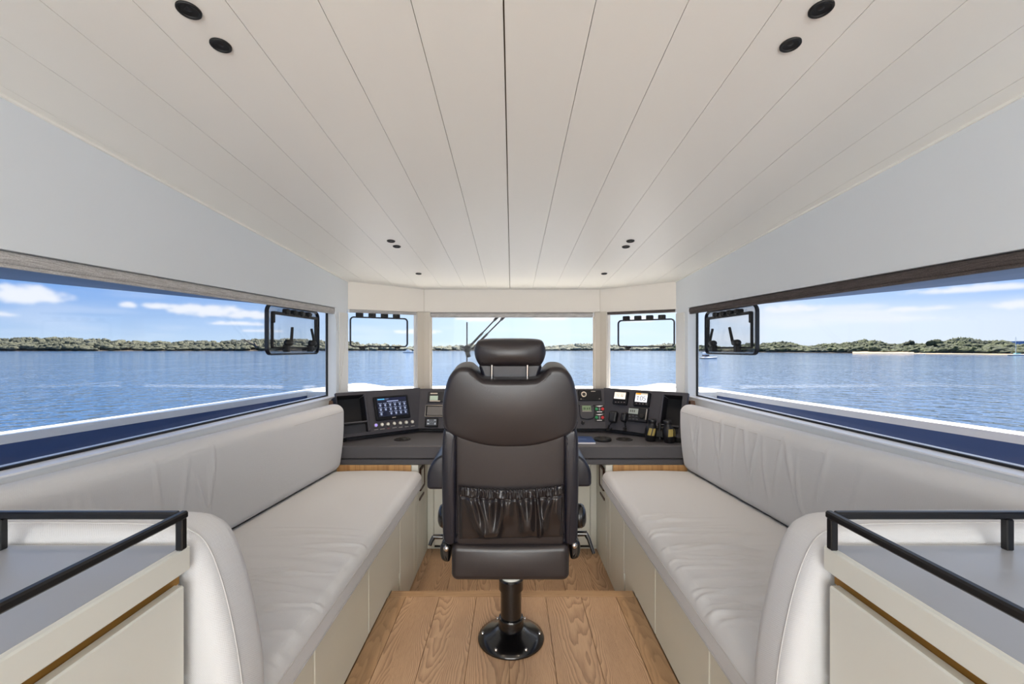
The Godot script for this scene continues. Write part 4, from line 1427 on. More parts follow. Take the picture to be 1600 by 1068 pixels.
# ---------------------------------------------------------------- things on the counter
func counter_things():
	var st: SurfaceTool
	var y := EYE - 0.617
	# blue booklet, lying flat
	var o := thing("booklet", "blue covered booklet with white page edges lying flat on the counter", "booklet", Vector3(0.47, y, -3.0))
	st = S()
	hexa(st, [Vector3(0.40, y + 0.002, -2.905), Vector3(0.542, y + 0.002, -2.905), Vector3(0.545, y + 0.002, -3.10), Vector3(0.415, y + 0.002, -3.10), Vector3(0.40, y + 0.011, -2.905), Vector3(0.542, y + 0.011, -2.905), Vector3(0.545, y + 0.011, -3.10), Vector3(0.415, y + 0.011, -3.10)])
	obj("pages", st, M.white, o, "white page edges")
	st = S()
	for k in [0.0, 0.0112]:
		hexa(st, [Vector3(0.398, y + k, -2.907), Vector3(0.545, y + k, -2.907), Vector3(0.548, y + k, -3.103), Vector3(0.412, y + k, -3.103), Vector3(0.398, y + k + 0.002, -2.907), Vector3(0.545, y + k + 0.002, -2.907), Vector3(0.548, y + k + 0.002, -3.103), Vector3(0.412, y + k + 0.002, -3.103)])
	obj("cover", st, mat(Color(0.10, 0.24, 0.46), 0.4), o)
	st = S()
	bx(st, 0.435, y + 0.0130, -3.012, 0.50, y + 0.0137, -3.005, 0.0002)
	obj("title_line", st, mat(Color(0.55, 0.62, 0.74), 0.5), o)
	# black ring holder
	var p := at(941.5, 686.5, 0.612 * F / (686.5 - 545.0))
	o = thing("ring_holder", "low black ring-shaped holder between the booklet and the round vent", "holder", Vector3(p.x, y, p.z))
	st = S()
	lathe(st, [Vector2(0.034, 0.001), Vector2(0.058, 0.0), Vector2(0.060, 0.008), Vector2(0.054, 0.018), Vector2(0.046, 0.021), Vector2(0.038, 0.016), Vector2(0.034, 0.003)], Transform3D(Basis(), Vector3(p.x, y, p.z)), 36)
	obj("ring", st, M.gasket, o)
	st = S()
	lathe(st, [Vector2(0.036, 0.003), Vector2(0.02, 0.002), Vector2(0, 0.002)], Transform3D(Basis(), Vector3(p.x, y, p.z)), 28)
	obj("dish", st, M.dash_dark, o)
	# binoculars standing on their objectives
	var b0 := at(1031, 690, 2.985)
	b0.y = y
	o = thing("binoculars", "black binoculars with olive yellow patches standing on the counter", "binoculars", b0)
	for s in [-1.0, 1.0]:
		var t := Transform3D(Basis(Vector3.UP, -0.45) * Basis(Vector3(0, 0, 1), s * 0.10), b0 + Basis(Vector3.UP, -0.45) * Vector3(s * 0.062, 0, 0))
		st = S()
		lathe(st, [Vector2(0, 0.0), Vector2(0.030, 0.0), Vector2(0.034, 0.004), Vector2(0.034, 0.022), Vector2(0.038, 0.030), Vector2(0.041, 0.05), Vector2(0.040, 0.082), Vector2(0.034, 0.098), Vector2(0.027, 0.106), Vector2(0.025, 0.118), Vector2(0.024, 0.122), Vector2(0.027, 0.126), Vector2(0.028, 0.144), Vector2(0.026, 0.148), Vector2(0.018, 0.148), Vector2(0.0, 0.144)], t, 28)
		obj("barrel", st, M.plastic, o)
		for g in ([[-0.75, -0.25], [-0.08, 0.32]] if s < 0 else [[-0.35, 0.45], [0.72, 1.0]]):
			st = S()
			grid(st, 8, 6, func(u, w_):
				var yy: float = lerpf(0.044, 0.092, w_)
				var a: float = lerpf(g[0], g[1], u) + 0.45 + 4.0 * (yy - 0.07)
				var rr: float = 0.0425 if yy < 0.08 else 0.0405
				return t * Vector3(sin(a) * rr, yy, cos(a) * rr))
			obj("grip_patch", st, mat(Color(0.62, 0.55, 0.30), 0.7), o, "olive yellow rubber patch")
	st = S()
	var tb := Transform3D(Basis(Vector3.UP, -0.45), b0)
	box(st, Transform3D(tb.basis, tb * Vector3(0, 0.055, 0.0)), Vector3(0.07, 0.055, 0.03), 0.008)
	box(st, Transform3D(tb.basis, tb * Vector3(0, 0.095, -0.002)), Vector3(0.075, 0.016, 0.022), 0.005)
	tube(st, [tb * Vector3(0, 0.02, 0.004), tb * Vector3(0, 0.125, 0.004)], 0.011, 14)
	obj("bridge", st, M.gasket, o)
	# small black bits on the counter's corners
	st = S()
	var c := at(1062, 690.5, 2.97)
	bx(st, c.x - 0.03, y, c.z - 0.02, c.x + 0.015, y + 0.03, c.z + 0.02, 0.006)
	bx(st, c.x - 0.012, y + 0.028, c.z - 0.012, c.x + 0.008, y + 0.05, c.z + 0.012, 0.006)
	tag(obj("adapter", st, M.gasket), "small black adapter on the counter beside the binoculars", "adapter")
	st = S()
	c = at(537, 690, 2.985)
	bx(st, c.x - 0.03, y, c.z - 0.02, c.x + 0.014, y + 0.028, c.z + 0.02, 0.005)
	tag(obj("charger", st, M.gasket), "small black charger on the counter under the stowage box near the touchscreen", "charger")

# ---------------------------------------------------------------- benches
func fat_outline(x0: float, x1: float, y0: float, y1: float, r: float, nt := 26, ns := 5) -> PackedVector2Array:
	var o := PackedVector2Array()
	for i in nt: o.append(Vector2(lerpf(x0 + r, x1 - r, float(i) / nt), y0))
	for i in 6: o.append(Vector2(x1 - r + r * sin(i * PI / 12), y0 + r - r * cos(i * PI / 12)))
	for i in ns: o.append(Vector2(x1, lerpf(y0 + r, y1 - r, float(i) / ns)))
	for i in 6: o.append(Vector2(x1 - r + r * cos(i * PI / 12), y1 - r + r * sin(i * PI / 12)))
	for i in nt: o.append(Vector2(lerpf(x1 - r, x0 + r, float(i) / nt), y1))
	for i in 6: o.append(Vector2(x0 + r - r * sin(i * PI / 12), y1 - r + r * cos(i * PI / 12)))
	for i in ns: o.append(Vector2(x0, lerpf(y1 - r, y0 + r, float(i) / ns)))
	for i in 6: o.append(Vector2(x0 + r - r * cos(i * PI / 12), y0 + r - r * sin(i * PI / 12)))
	return o

func folds(n: int, a0: float, a1: float, sd: int) -> Array:
	var q := RandomNumberGenerator.new()
	q.seed = sd
	var f := []
	for i in n: f.append([q.randf_range(a0, a1), q.randf_range(0.10, 0.55), q.randf_range(0.06, 0.28), q.randf_range(0.005, 0.014), q.randf_range(0.005, 0.014), q.randf_range(-0.14, 0.14), q.randf_range(-0.12, 0.12)])
	return f

func fold_height(f: Array, a: float, b: float) -> float:     # a along the cushion, b across it (0..1)
	var h := 0.0
	for k in f:
		var e: float = (b - k[1]) / k[2]
		if absf(e) < 2.2:
			var c: float = k[0] + k[5] * (b - k[1]) + k[6] * (b - k[1]) * (b - k[1])
			var u: float = (a - c) / k[3]
			if absf(u) < 4.0: h += k[4] * exp(-e * e) * (exp(-u * u) - 0.35 * exp(-pow(u - 1.8, 2.0)))
	return h

func benches():
	for s in [-1.0, 1.0]:
		var near := "touchscreen" if s < 0 else "binoculars"
		var o := thing("bench_settee", "long built-in bench with off-white fabric cushions along the wall beside the " + near, "bench", Vector3(s * 0.95, 0, -1.9), "wall benches")
		var st := S()
		var p := []
		for y in [0.0, 0.305]:
			for k in [[0.618, 0.885], [0.618, 2.85], [1.24, 2.85], [1.34, 0.885]]: p.append(Vector3(s * k[0], y, -k[1]))
		hexa(st, p)
		bx(st, s * 0.618, -0.22, -2.85, s * 1.2, 0.0, -2.23, 0.0)
		obj("base", st, M.cream, o)
		var cuts := [0.885, 1.36, 1.875, 2.40, 2.745, 2.853]
		for i in 5:
			st = S()
			var d0: float = cuts[i] + 0.003
			var d1: float = cuts[i + 1] - 0.003
			if d0 < 2.228 and d1 > 2.228:
				bx(st, s * 0.6, 0.003, -d1, s * 0.617, 0.304, -d0, 0.003)
				bx(st, s * 0.606, -0.215, -d1, s * 0.617, 0.0, -2.25, 0.002)
			else: bx(st, s * 0.6, 0.003 if d1 < 2.3 else -0.215, -d1, s * 0.617, 0.304, -d0, 0.003)
			obj("front_panel", st, M.cream, o)
		# seat cushion
		var fs := folds(26, 1.02, 1.95, 3) if s < 0 else folds(26, 1.25, 2.15, 8)
		for k in 8: fs.append([lerpf(1.1, 1.7, k / 7.0), 0.35, 0.4, 0.02, 0.0045, 0.1, -0.2])
		var prof := []
		var D0 := 0.955
		var D1 := 2.838
		var N := 230
		for i in N + 1:
			var d := lerpf(D0, D1, float(i) / N)
			var er := minf(d - D0, D1 - d)
			var ins := 0.0
			var R := 0.035
			if er < R: ins = R * (1.0 - sqrt(maxf(0.0, 1.0 - pow((R - er) / R, 2.0))))
			var x1 := 1.317 - 0.08 * d + 0.06
			var ring := PackedVector3Array()
			for q in inset(fat_outline(0.566, x1, 0.307, 0.43, 0.042, 44), ins):
				var b := (q.x - 0.566) / (x1 - 0.566)
				var yy := q.y
				if q.y > 0.39:
					var k := smoothstep(0.39, 0.425, q.y)
					yy += k * (0.008 * sin(clampf(b, 0, 1) * PI) + fold_height(fs, d, b) + 0.0035 * nz.get_noise_2d(d * 6.0 + s * 40.0, b * 3.0) * 2.0)
				ring.append(Vector3(s * (q.x + 0.003 * nz.get_noise_2d(d * 9.0, q.y * 20.0 + s)), yy, -d))
			prof.append(ring)
		st = S()
		var e0 := PackedVector3Array()
		var e1 := PackedVector3Array()
		for q in prof[0].size():
			e0.append(Vector3(s * 0.9, 0.37, -D0))
			e1.append(Vector3(s * 0.9, 0.37, -D1))
		prof.push_front(e0)
		prof.push_back(e1)
		rings(st, prof)
		var sc := obj("seat_cushion", st, M.fabric, o)
		st = S()
		for yq in [0.392, 0.338]:
			var pts := []
			for i in 60:
				var d := lerpf(D0 + 0.03, D1 - 0.03, i / 59.0)
				pts.append(Vector3(s * (0.5665 + 0.003 * nz.get_noise_2d(d * 9.0, yq * 20.0 + s)), yq, -d))
			tube(st, pts, 0.0022, 6)
		obj("piping", st, M.piping, sc)
		# back cushion
		var fb := folds(16, 1.45, 2.7, 5) if s > 0 else folds(9, 1.2, 1.75, 9)
		for k in fb:
			k[1] = k[1] * 0.7 + 0.35
			k[2] = 0.25
			k[4] *= 0.8
		prof = []
		D0 = 0.90
		D1 = 2.862
		for i in N + 1:
			var d := lerpf(D0, D1, float(i) / N)
			var er := minf(d - D0, D1 - d)
			var ins := 0.0
			var R := 0.048
			if er < R: ins = R * (1.0 - sqrt(maxf(0.0, 1.0 - pow((R - er) / R, 2.0))))
			var xf := 1.317 - 0.08 * d
			var xt := 1.297 - 0.103 * (d - 1.134)
			var ring := PackedVector3Array()
			for q in inset(fat_outline(0.0, 0.115, 0.432, 0.852, 0.05, 8, 40), ins):
				var b := (q.y - 0.432) / 0.42
				var lean := (xt - xf - 0.06) * b
				var xx := xf + q.x + lean
				if q.x < 0.03:
					var k := smoothstep(0.03, 0.004, q.x)
					xx -= k * (0.012 * sin(clampf(b, 0, 1) * PI) + fold_height(fb, d, b) + 0.006 * nz.get_noise_2d(d * 5.0 + s * 90.0, b * 2.0))
				ring.append(Vector3(s * xx, q.y + 0.004 * nz.get_noise_2d(d * 4.0, s * 7.0) * b, -d))
			prof.append(ring)
		st = S()
		e0 = PackedVector3Array()
		e1 = PackedVector3Array()
		for q in prof[0].size():
			e0.append(Vector3(s * (1.317 - 0.08 * D0 + 0.055), 0.64, -D0))
			e1.append(Vector3(s * (1.317 - 0.08 * D1 + 0.055), 0.64, -D1))
		prof.push_front(e0)
		prof.push_back(e1)
		rings(st, prof)
		var bc := obj("back_cushion", st, M.fabric, o)
		st = S()
		var pts := []
		for i in 60:
			var d := lerpf(D0 + 0.05, D1 - 0.05, i / 59.0)
			pts.append(Vector3(s * (1.297 - 0.103 * (d - 1.134) - 0.0605), 0.806 + 0.004 * nz.get_noise_2d(d * 4.0, s * 7.0), -d))
		tube(st, pts, 0.0022, 6)
		obj("piping", st, M.piping, bc)
		# arm cushion across the end
		st = S()
		var ao := [Vector2(0.553, 0.312), Vector2(0.553, 0.40), Vector2(0.556, 0.50), Vector2(0.572, 0.61), Vector2(0.598, 0.72), Vector2(0.628, 0.795), Vector2(0.662, 0.826), Vector2(0.72, 0.838), Vector2(0.95, 0.842), Vector2(1.22, 0.840), Vector2(1.31, 0.83), Vector2(1.325, 0.79), Vector2(1.325, 0.5), Vector2(1.325, 0.34), Vector2(1.30, 0.312), Vector2(0.9, 0.312)]
		var so := PackedVector2Array()
		for q in smooth_outline(ao, 5): so.append(Vector2(q.x * s - (0.012 if s > 0 else 0.0), q.y))
		pad(st, Transform3D(), so, -1.035, -0.888, 0.034, 0.045, 0.004, 5)
		var ac := obj("arm_cushion", st, M.fabric, o)
		st = S()
		var loop := inset(so if area2(so) > 0 else PackedVector2Array(Array(so).map(func(q): return q)), 0.0)
		pts = []
		for q in so: pts.append(Vector3(q.x, q.y, -0.924))
		tube(st, pts, 0.0018, 6)
		obj("piping", st, M.piping, ac)

# ---------------------------------------------------------------- sideboards in the near corners
func sideboards():
	for s in [-1.0, 1.0]:
		var x0 := 0.628 if s < 0 else 0.608
		var near := "touchscreen" if s < 0 else "binoculars"
		var o := thing("sideboard", "low cream sideboard with a black rail, at the end of the bench beside the " + near, "cabinet", Vector3(s * (x0 + 0.35), 0, -0.2), "railed sideboards")
		var Y := EYE - 0.382
		var st := S()
		bx(st, s * (x0 + 0.022), 0.0, -0.874, s * 1.34, Y - 0.004, 0.75, 0.002)
		obj("body", st, M.cream, o)
		st = S()
		bx(st, s * x0, Y - 0.048, -0.876, s * (x0 + 0.022), Y, 0.75, 0.003)
		bx(st, s * (x0 + 0.02), Y - 0.048, -0.876, s * 1.34, Y, -0.868, 0.003)
		obj("top_edge", st, M.edge, o)
		st = S()
		bx(st, s * (x0 + 0.012), Y - 0.01, -0.871, s * 1.34, Y + 0.0006, 0.75, 0.0004)
		obj("top", st, M.top, o, "grey top with a sky reflection tint painted in")
		st = S()
		bx(st, s * (x0 + 0.019), Y - 0.074, -0.872, s * (x0 + 0.026), Y - 0.048, 0.75, 0.001)
		obj("finger_groove", st, M.brass, o, "brass lined finger groove")
		for k in [[-0.86, -0.12], [-0.114, 0.75]]:
			st = S()
			bx(st, s * x0, Y - 0.262, k[0], s * (x0 + 0.021), Y - 0.070, k[1], 0.003)
			obj("drawer_front", st, M.edge, o)
			st = S()
			bx(st, s * x0, 0.06, k[0], s * (x0 + 0.021), Y - 0.268, k[1], 0.003)
			obj("drawer_front", st, M.cream, o)
		# rail
		st = S()
		var yb := EYE - 0.3165
		bar(st, Vector3(s * x0, yb, -0.862), Vector3(s * x0, yb, 0.55), 0.014, 0.014, 0.003)
		bar(st, Vector3(s * (x0 + 0.008), yb, -0.855), Vector3(s * 1.30, yb, -0.855), 0.014, 0.014, 0.003)
		var r := obj("rail", st, M.black_metal, o, "square black gallery rail")
		for k in [[x0 + 0.002, -0.853], [x0 + (0.345 if s < 0 else 0.335), -0.853], [1.29, -0.853], [x0 + 0.002, -0.1], [x0 + 0.002, 0.54]]:
			st = S()
			bx(st, s * k[0] - 0.007, Y + 0.0005, k[1] - 0.007, s * k[0] + 0.007, yb - 0.006, k[1] + 0.007, 0.002)
			obj("post", st, M.black_metal, r)

# ---------------------------------------------------------------- helm chair
func helm_chair():
	var X0 := -0.004
	var o := thing("helm_chair", "black leather helm chair with headrest and back pocket on a round pedestal", "chair", Vector3(X0, 0, -1.863))
	var st := S()
	# pedestal
	var base := Transform3D(Basis(), Vector3(X0, 0.0005, -1.863))
	lathe(st, [Vector2(0, 0), Vector2(0.137, 0.0), Vector2(0.138, 0.004), Vector2(0.135, 0.010), Vector2(0.11, 0.022), Vector2(0.075, 0.036), Vector2(0.058, 0.046), Vector2(0.0, 0.046)], base, 56)
	var pb := obj("pedestal_base", st, M.gloss_black, o, "round black flared foot")
	for k in 6:
		var a := TAU * k / 6
		st = S()
		lathe(st, [Vector2(0.006, -0.002), Vector2(0.006, 0.004), Vector2(0.003, 0.007), Vector2(0, 0.0075)], Transform3D(Basis(), Vector3(X0 + cos(a) * 0.118, 0.018, -1.863 + sin(a) * 0.118)), 12)
		obj("bolt", st, M.chrome, pb)
	st = S()
	lathe(st, [Vector2(0.050, 0.044), Vector2(0.052, 0.05), Vector2(0.052, 0.085), Vector2(0.0495, 0.09), Vector2(0.0435, 0.092), Vector2(0.0435, 0.20), Vector2(0.0435, 0.202), Vector2(0.0505, 0.206), Vector2(0.0505, 0.246), Vector2(0.047, 0.252), Vector2(0.040, 0.252)], base, 40, false)
	obj("column", st, M.gloss_black, o)
	st = S()
	lathe(st, [Vector2(0.0415, 0.248), Vector2(0.0405, 0.262), Vector2(0.03, 0.264), Vector2(0.0, 0.264)], base, 32)
	obj("column_cap", st, M.edge, o, "cap on top of the column, its lit top painted pale")  # lit look of the metal top put into a pale colour
	st = S()
	lathe(st, [Vector2(0.024, 0.25), Vector2(0.024, 0.36)], base, 24)
	bx(st, X0 - 0.13, 0.352, -1.99, X0 + 0.13, 0.385, -1.70, 0.006)
	obj("seat_mount", st, M.black_metal, o)
	# seat
	var ts := Transform3D(Basis(), Vector3(0, 0, -1.6))
	var a := at(705.5, 905.5, 1.6)
	var b := at(889.5, 849.5, 1.6)
	st = S()
	pad(st, ts, rrect(a.x, a.y, b.x, b.y, 0.024, 8), -0.52, 0.012, 0.020, 0.022, 0.008, 6)
	obj("seat", st, M.leather, o)
	st = S()
	bx(st, a.x + 0.02, b.y - 0.02, -2.08, b.x - 0.02, b.y + 0.03, -1.68, 0.015)
	obj("seat_cushion", st, M.leather_dark_sheen, o)
	# back: its own leaning frame
	var tb := Transform3D(Basis(Vector3.RIGHT, 0.125), Vector3(X0, 0.5, -1.60))
	var Pn := func(px, py): return on_plane(tb, px, py)
	st = S()
	var lo := []
	for q in [[706, 853], [797, 853.5], [889, 853], [897, 846], [901, 820], [903.5, 780], [904.5, 720], [902, 676], [895, 655], [797, 650], [700, 655], [692, 676], [689.5, 720], [690.5, 780], [692.5, 820], [697, 846]]: lo.append(Pn.call(q[0], q[1]))
	pad(st, tb, smooth_outline(lo, 5), -0.125, -0.012, 0.014, 0.02, 0.0, 6)
	obj("back_shell", st, M.leather_dark_sheen, o)
	for s in [0, 1]:
		st = S()
		var bo := []
		for q in ([[697, 850], [707, 851], [711.5, 838], [712.5, 760], [713, 690], [711, 679], [700, 672], [692, 676], [690, 720], [690.5, 790], [692, 838]]): bo.append(Pn.call(q[0] if s == 0 else 1594.5 - q[0], q[1]))
		pad(st, tb, smooth_outline(bo, 5), -0.09, 0.000, 0.010, 0.012, 0.007, 6)
		obj("side_bolster", st, M.leather_dark_sheen, o)
	st = S()
	var co := []
	for q in [[716, 850.5], [797, 851], [879, 850.5], [881.5, 846], [881.8, 760], [881.5, 690], [879, 681], [797, 680], [716, 681], [713.2, 690], [713, 760], [713.2, 846]]: co.append(Pn.call(q[0], q[1]))
	pad(st, tb, rrect(Pn.call(713, 765).x, Pn.call(797, 851).y, Pn.call(881.8, 765).x, Pn.call(797, 678).y, 0.012), -0.06, 0.002, 0.008, 0.01, 0.003, 4)
	var cp := obj("back_panel", st, M.leather, o)
	# pocket: gathered at its elastic top, folds fanning down
	st = S()
	var TL: Vector2 = Pn.call(716.5, 756.5)
	var TR: Vector2 = Pn.call(881, 755)
	var BL: Vector2 = Pn.call(718, 840)
	var BR: Vector2 = Pn.call(879, 836.5)
	var sag := 0.012
	# folds: [u at top, u at bottom, width, height, how far down it goes]
	var pf := [[0.07, 0.245, 0.040, 0.012, 1.0], [0.17, 0.27, 0.026, 0.012, 1.0], [0.315, 0.30, 0.040, 0.014, 1.0], [0.415, 0.375, 0.032, 0.015, 1.0], [0.50, 0.47, 0.040, 0.008, 0.7], [0.575, 0.63, 0.036, 0.013, 1.0], [0.665, 0.705, 0.030, 0.012, 0.95], [0.76, 0.765, 0.016, 0.013, 1.05], [0.87, 0.79, 0.036, 0.012, 0.95], [0.965, 0.90, 0.036, 0.007, 0.7]]
	grid(st, 150, 60, func(u, w):
		var top := TL.lerp(TR, u) - Vector2(0, sag * sin(u * PI))
		var p := top.lerp(BL.lerp(BR, u), w)
		var edge: float = smoothstep(0.0, 0.03, u) * smoothstep(1.0, 0.97, u)
		var h: float = 0.006 * edge
		var body: float = sin(clampf(w, 0, 1) * PI)
		h += edge * 0.012 * pow(sin(u * PI), 0.5) * (1.0 - 0.55 * w) * smoothstep(1.0, 0.93, w)
		for f in pf:
			var c: float = lerpf(f[0], f[1], pow(w, 0.8)) + 0.012 * sin(w * 5.0 + f[0] * 30.0)
			var g: float = (u - c) / (f[2] * (0.75 + 0.6 * w))
			h += edge * f[3] * 1.35 * exp(-g * g) * smoothstep(f[4] + 0.06, f[4] - 0.22, w) * smoothstep(0.02, 0.3, w)
		# gathered band
		var band: float = smoothstep(0.0, 0.03, w) * smoothstep(0.19, 0.14, w)
		h += edge * band * (0.006 + 0.0042 * sin(u * 150.0 + 3.0 * sin(u * 23.0)) + 0.002 * sin(u * 311.0 + w * 30.0))
		p.y += 0.0022 * sin(u * 150.0 + 3.0 * sin(u * 23.0)) * smoothstep(0.08, 0.0, w)
		h -= edge * 0.006 * exp(-pow((w - 0.185) / 0.02, 2.0))
		h *= smoothstep(1.0, 0.985, w)
		return tb * Vector3(p.x, p.y, 0.0055 + h))
	# the pocket's top edge turned in, so that it has thickness
	grid(st, 150, 2, func(u, w):
		var top := TL.lerp(TR, u) - Vector2(0, sag * sin(u * PI))
		var edge: float = smoothstep(0.0, 0.03, u) * smoothstep(1.0, 0.97, u)
		top.y += 0.0022 * sin(u * 150.0 + 3.0 * sin(u * 23.0)) - 0.004 * w
		return tb * Vector3(top.x, top.y, 0.0055 + edge * (0.006 + 0.012 * pow(sin(u * PI), 0.5)) * (1.0 - w)))
	var pk := obj("pocket", st, M.leather_pocket, cp, "gathered leather pocket")
	st = S()
	for k in [[[722, 838.5], [798, 837], [874, 834.5]], [[721.5, 838], [720, 770]], [[874.5, 834.5], [876.5, 770]]]:
		var pts := []
		for q in k: pts.append(tb * Vector3(Pn.call(q[0], q[1]).x, Pn.call(q[0], q[1]).y, 0.0088))
		tube(st, pts, 0.0011, 6)
	obj("stitching", st, M.thread, cp)
	# upper back pad
	var up := []
	for q in [[797, 698.5], [832, 696.5], [862, 689], [884, 680.5], [898, 670], [903, 652], [903, 628], [899, 604], [892, 586], [882, 576], [870, 573], [859, 574.5], [850, 582], [841, 590], [828, 592], [797, 592.5], [766, 592], [753, 590], [744, 582], [735, 574.5], [724, 573], [713, 576], [703, 586], [696, 604], [691.5, 628], [691, 652], [696, 670], [710, 680.5], [732, 689], [762, 696.5]]: up.append(Pn.call(q[0], q[1]))
	st = S()
	pad(st, tb, smooth_outline(up, 5), -0.135, 0.008, 0.017, 0.02, 0.021, 8)
	obj("upper_back", st, M.leather, o)
	# headrest
	var th := Transform3D(tb.basis, tb * Vector3(0, 0, -0.055))
	var hq := func(px, py): return on_plane(th, px, py)
	st = S()
	var ho := []
	for q in [[797, 572], [838, 571.5], [847, 567], [852.5, 553], [851, 540], [842, 531.5], [797, 530], [752, 531.5], [743, 540], [741.5, 553], [747, 567], [756, 571.5]]: ho.append(hq.call(q[0], q[1]))
	pad(st, th, smooth_outline(ho, 6), -0.06, 0.018, 0.019, 0.02, 0.024, 9)
	var hr := obj("headrest", st, M.leather, o)
	st = S()
	var h2 := []
	for q in [[764, 604], [829, 604], [838, 596], [843, 584], [843, 568], [797, 566], [752, 568], [752, 584], [757, 596]]: h2.append(hq.call(q[0], q[1]))
	pad(st, th, smooth_outline(h2, 5), -0.055, 0.006, 0.012, 0.02, 0.0, 4)
	obj("headrest_neck", st, M.leather_dark_sheen, o)
	for px in [768.8, 823.8]:
		st = S()
		var q: Vector2 = hq.call(px, 587)
		var c := th * Vector3(q.x, q.y, 0.014)
		var up3 := th.basis.y
		tube(st, [c - up3 * 0.006, c + up3 * 0.055], 0.0050, 14)
		var t2 := Transform3D(th.basis, c - up3 * 0.008)
		lathe(st, [Vector2(0, -0.003), Vector2(0.012, -0.003), Vector2(0.013, 0.0), Vector2(0.010, 0.004), Vector2(0.005, 0.005)], t2, 18)
		obj("headrest_post", st, M.chrome, o, "chrome headrest post")
	# armrests
	for s in [-1.0, 1.0]:
		st = S()
		var q0 := at(669.5 if s < 0 else 922.0, 760.0 if s < 0 else 756.0, 1.68)
		var q1 := at(700 if s < 0 else 892, 706, 1.68)
		var x0 := q0.x
		var x1 := q1.x
		var yb := q0.y
		var yt := q1.y
		var ol := PackedVector2Array()
		for k in 7: ol.append(Vector2(x0 + s * -0.014 + s * 0.014 * sin(k * PI / 12), yb + 0.014 - 0.014 * cos(k * PI / 12)))
		for k in 13: ol.append(Vector2(x1 + (x0 - x1) * cos(k * PI / 24), lerpf(yb, yt, 0.28) + (yt - lerpf(yb, yt, 0.28)) * sin(k * PI / 24)))
		for k in 5: ol.append(Vector2(x1 - s * 0.004, lerpf(yt - 0.002, yb + 0.014, k / 4.0)))
		for k in 7: ol.append(Vector2(lerpf(x1, x0, k / 6.0 * 0.75), yb))
		pad(st, Transform3D(Basis(Vector3.RIGHT, 0.05), Vector3(0, 0, -1.68)), ol, -0.36, 0.0, 0.010, 0.012, 0.003, 5)
		obj("armrest", st, M.leather_dark_sheen, o)
		st = S()
		bar(st, Vector3(s * 0.236, 0.52, -1.70), Vector3(s * 0.236, 0.74, -1.72), 0.02, 0.05)
		obj("armrest_bracket", st, M.black_metal, o)
		# round recline knob
		st = S()
		var kc := at(683.5 if s < 0 else 910.5, 805, 1.64)
		var tk := Transform3D(Basis(Vector3(0, 0, 1), PI / 2 * -s * -1.0), Vector3(s * 0.232, kc.y, -1.64))
		tk.basis = Basis(Vector3(0, 0, -s), Vector3(s, 0, 0), Vector3(0, 1, 0))
		lathe(st, [Vector2(0.0, 0.0), Vector2(0.040, 0.0), Vector2(0.043, 0.006), Vector2(0.043, 0.020), Vector2(0.038, 0.030), Vector2(0.026, 0.036), Vector2(0.0, 0.037)], tk, 32)
		var kb := obj("recline_knob", st, M.gloss_black, o)
		st = S()
		lathe(st, [Vector2(0.0435, 0.006), Vector2(0.0445, 0.010), Vector2(0.0435, 0.014)], tk, 32)
		obj("knob_band", st, M.black_metal, kb)
		# lever under the knob
		st = S()
		if s < 0:
			var l0 := at(692, 838, 1.64)
			tube(st, [l0, at(677, 838, 1.64)], 0.009, 12)
			tube(st, [at(678, 838, 1.64), at(674, 845, 1.63), at(671.5, 852, 1.62)], 0.008, 10, 0.006)
		else:
			tube(st, [at(902, 833.5, 1.64), at(917, 833, 1.64)], 0.010, 12)
			tube(st, [at(915, 833, 1.64), at(920, 842, 1.63), at(928, 865, 1.60)], 0.009, 10, 0.006)
		obj("lever", st, M.gloss_black, o)
		# hinge casting at the foot of the back
		st = S()
		var ho2 := []
		for q in [[690, 848], [702.5, 846], [704, 870], [700, 875], [692, 872], [688.5, 862]]:
			var pp := at(q[0] if s < 0 else 1594.5 - q[0], q[1] if s < 0 else q[1] - 4.0, 1.63)
			ho2.append(Vector2(pp.x, pp.y))
		pad(st, Transform3D(Basis(), Vector3(0, 0, -1.63)), smooth_outline(ho2, 5), -0.12, 0.02, 0.012, 0.01, 0.0, 4)
		var hg := obj("hinge", st, M.gloss_black, o)
		st = S()
		var hp := at(698 if s < 0 else 897, 856 if s < 0 else 851.5, 1.61)
		lathe(st, [Vector2(0, 0.016), Vector2(0.008, 0.014), Vector2(0.012, 0.006), Vector2(0.013, -0.004), Vector2(0.010, -0.01)], Transform3D(Basis(Vector3.RIGHT, PI / 3), hp), 18)
		obj("hinge_cap", st, M.chrome, hg, "chrome hinge cap")

# ---------------------------------------------------------------- outside
const SEA := EYE - 2.8

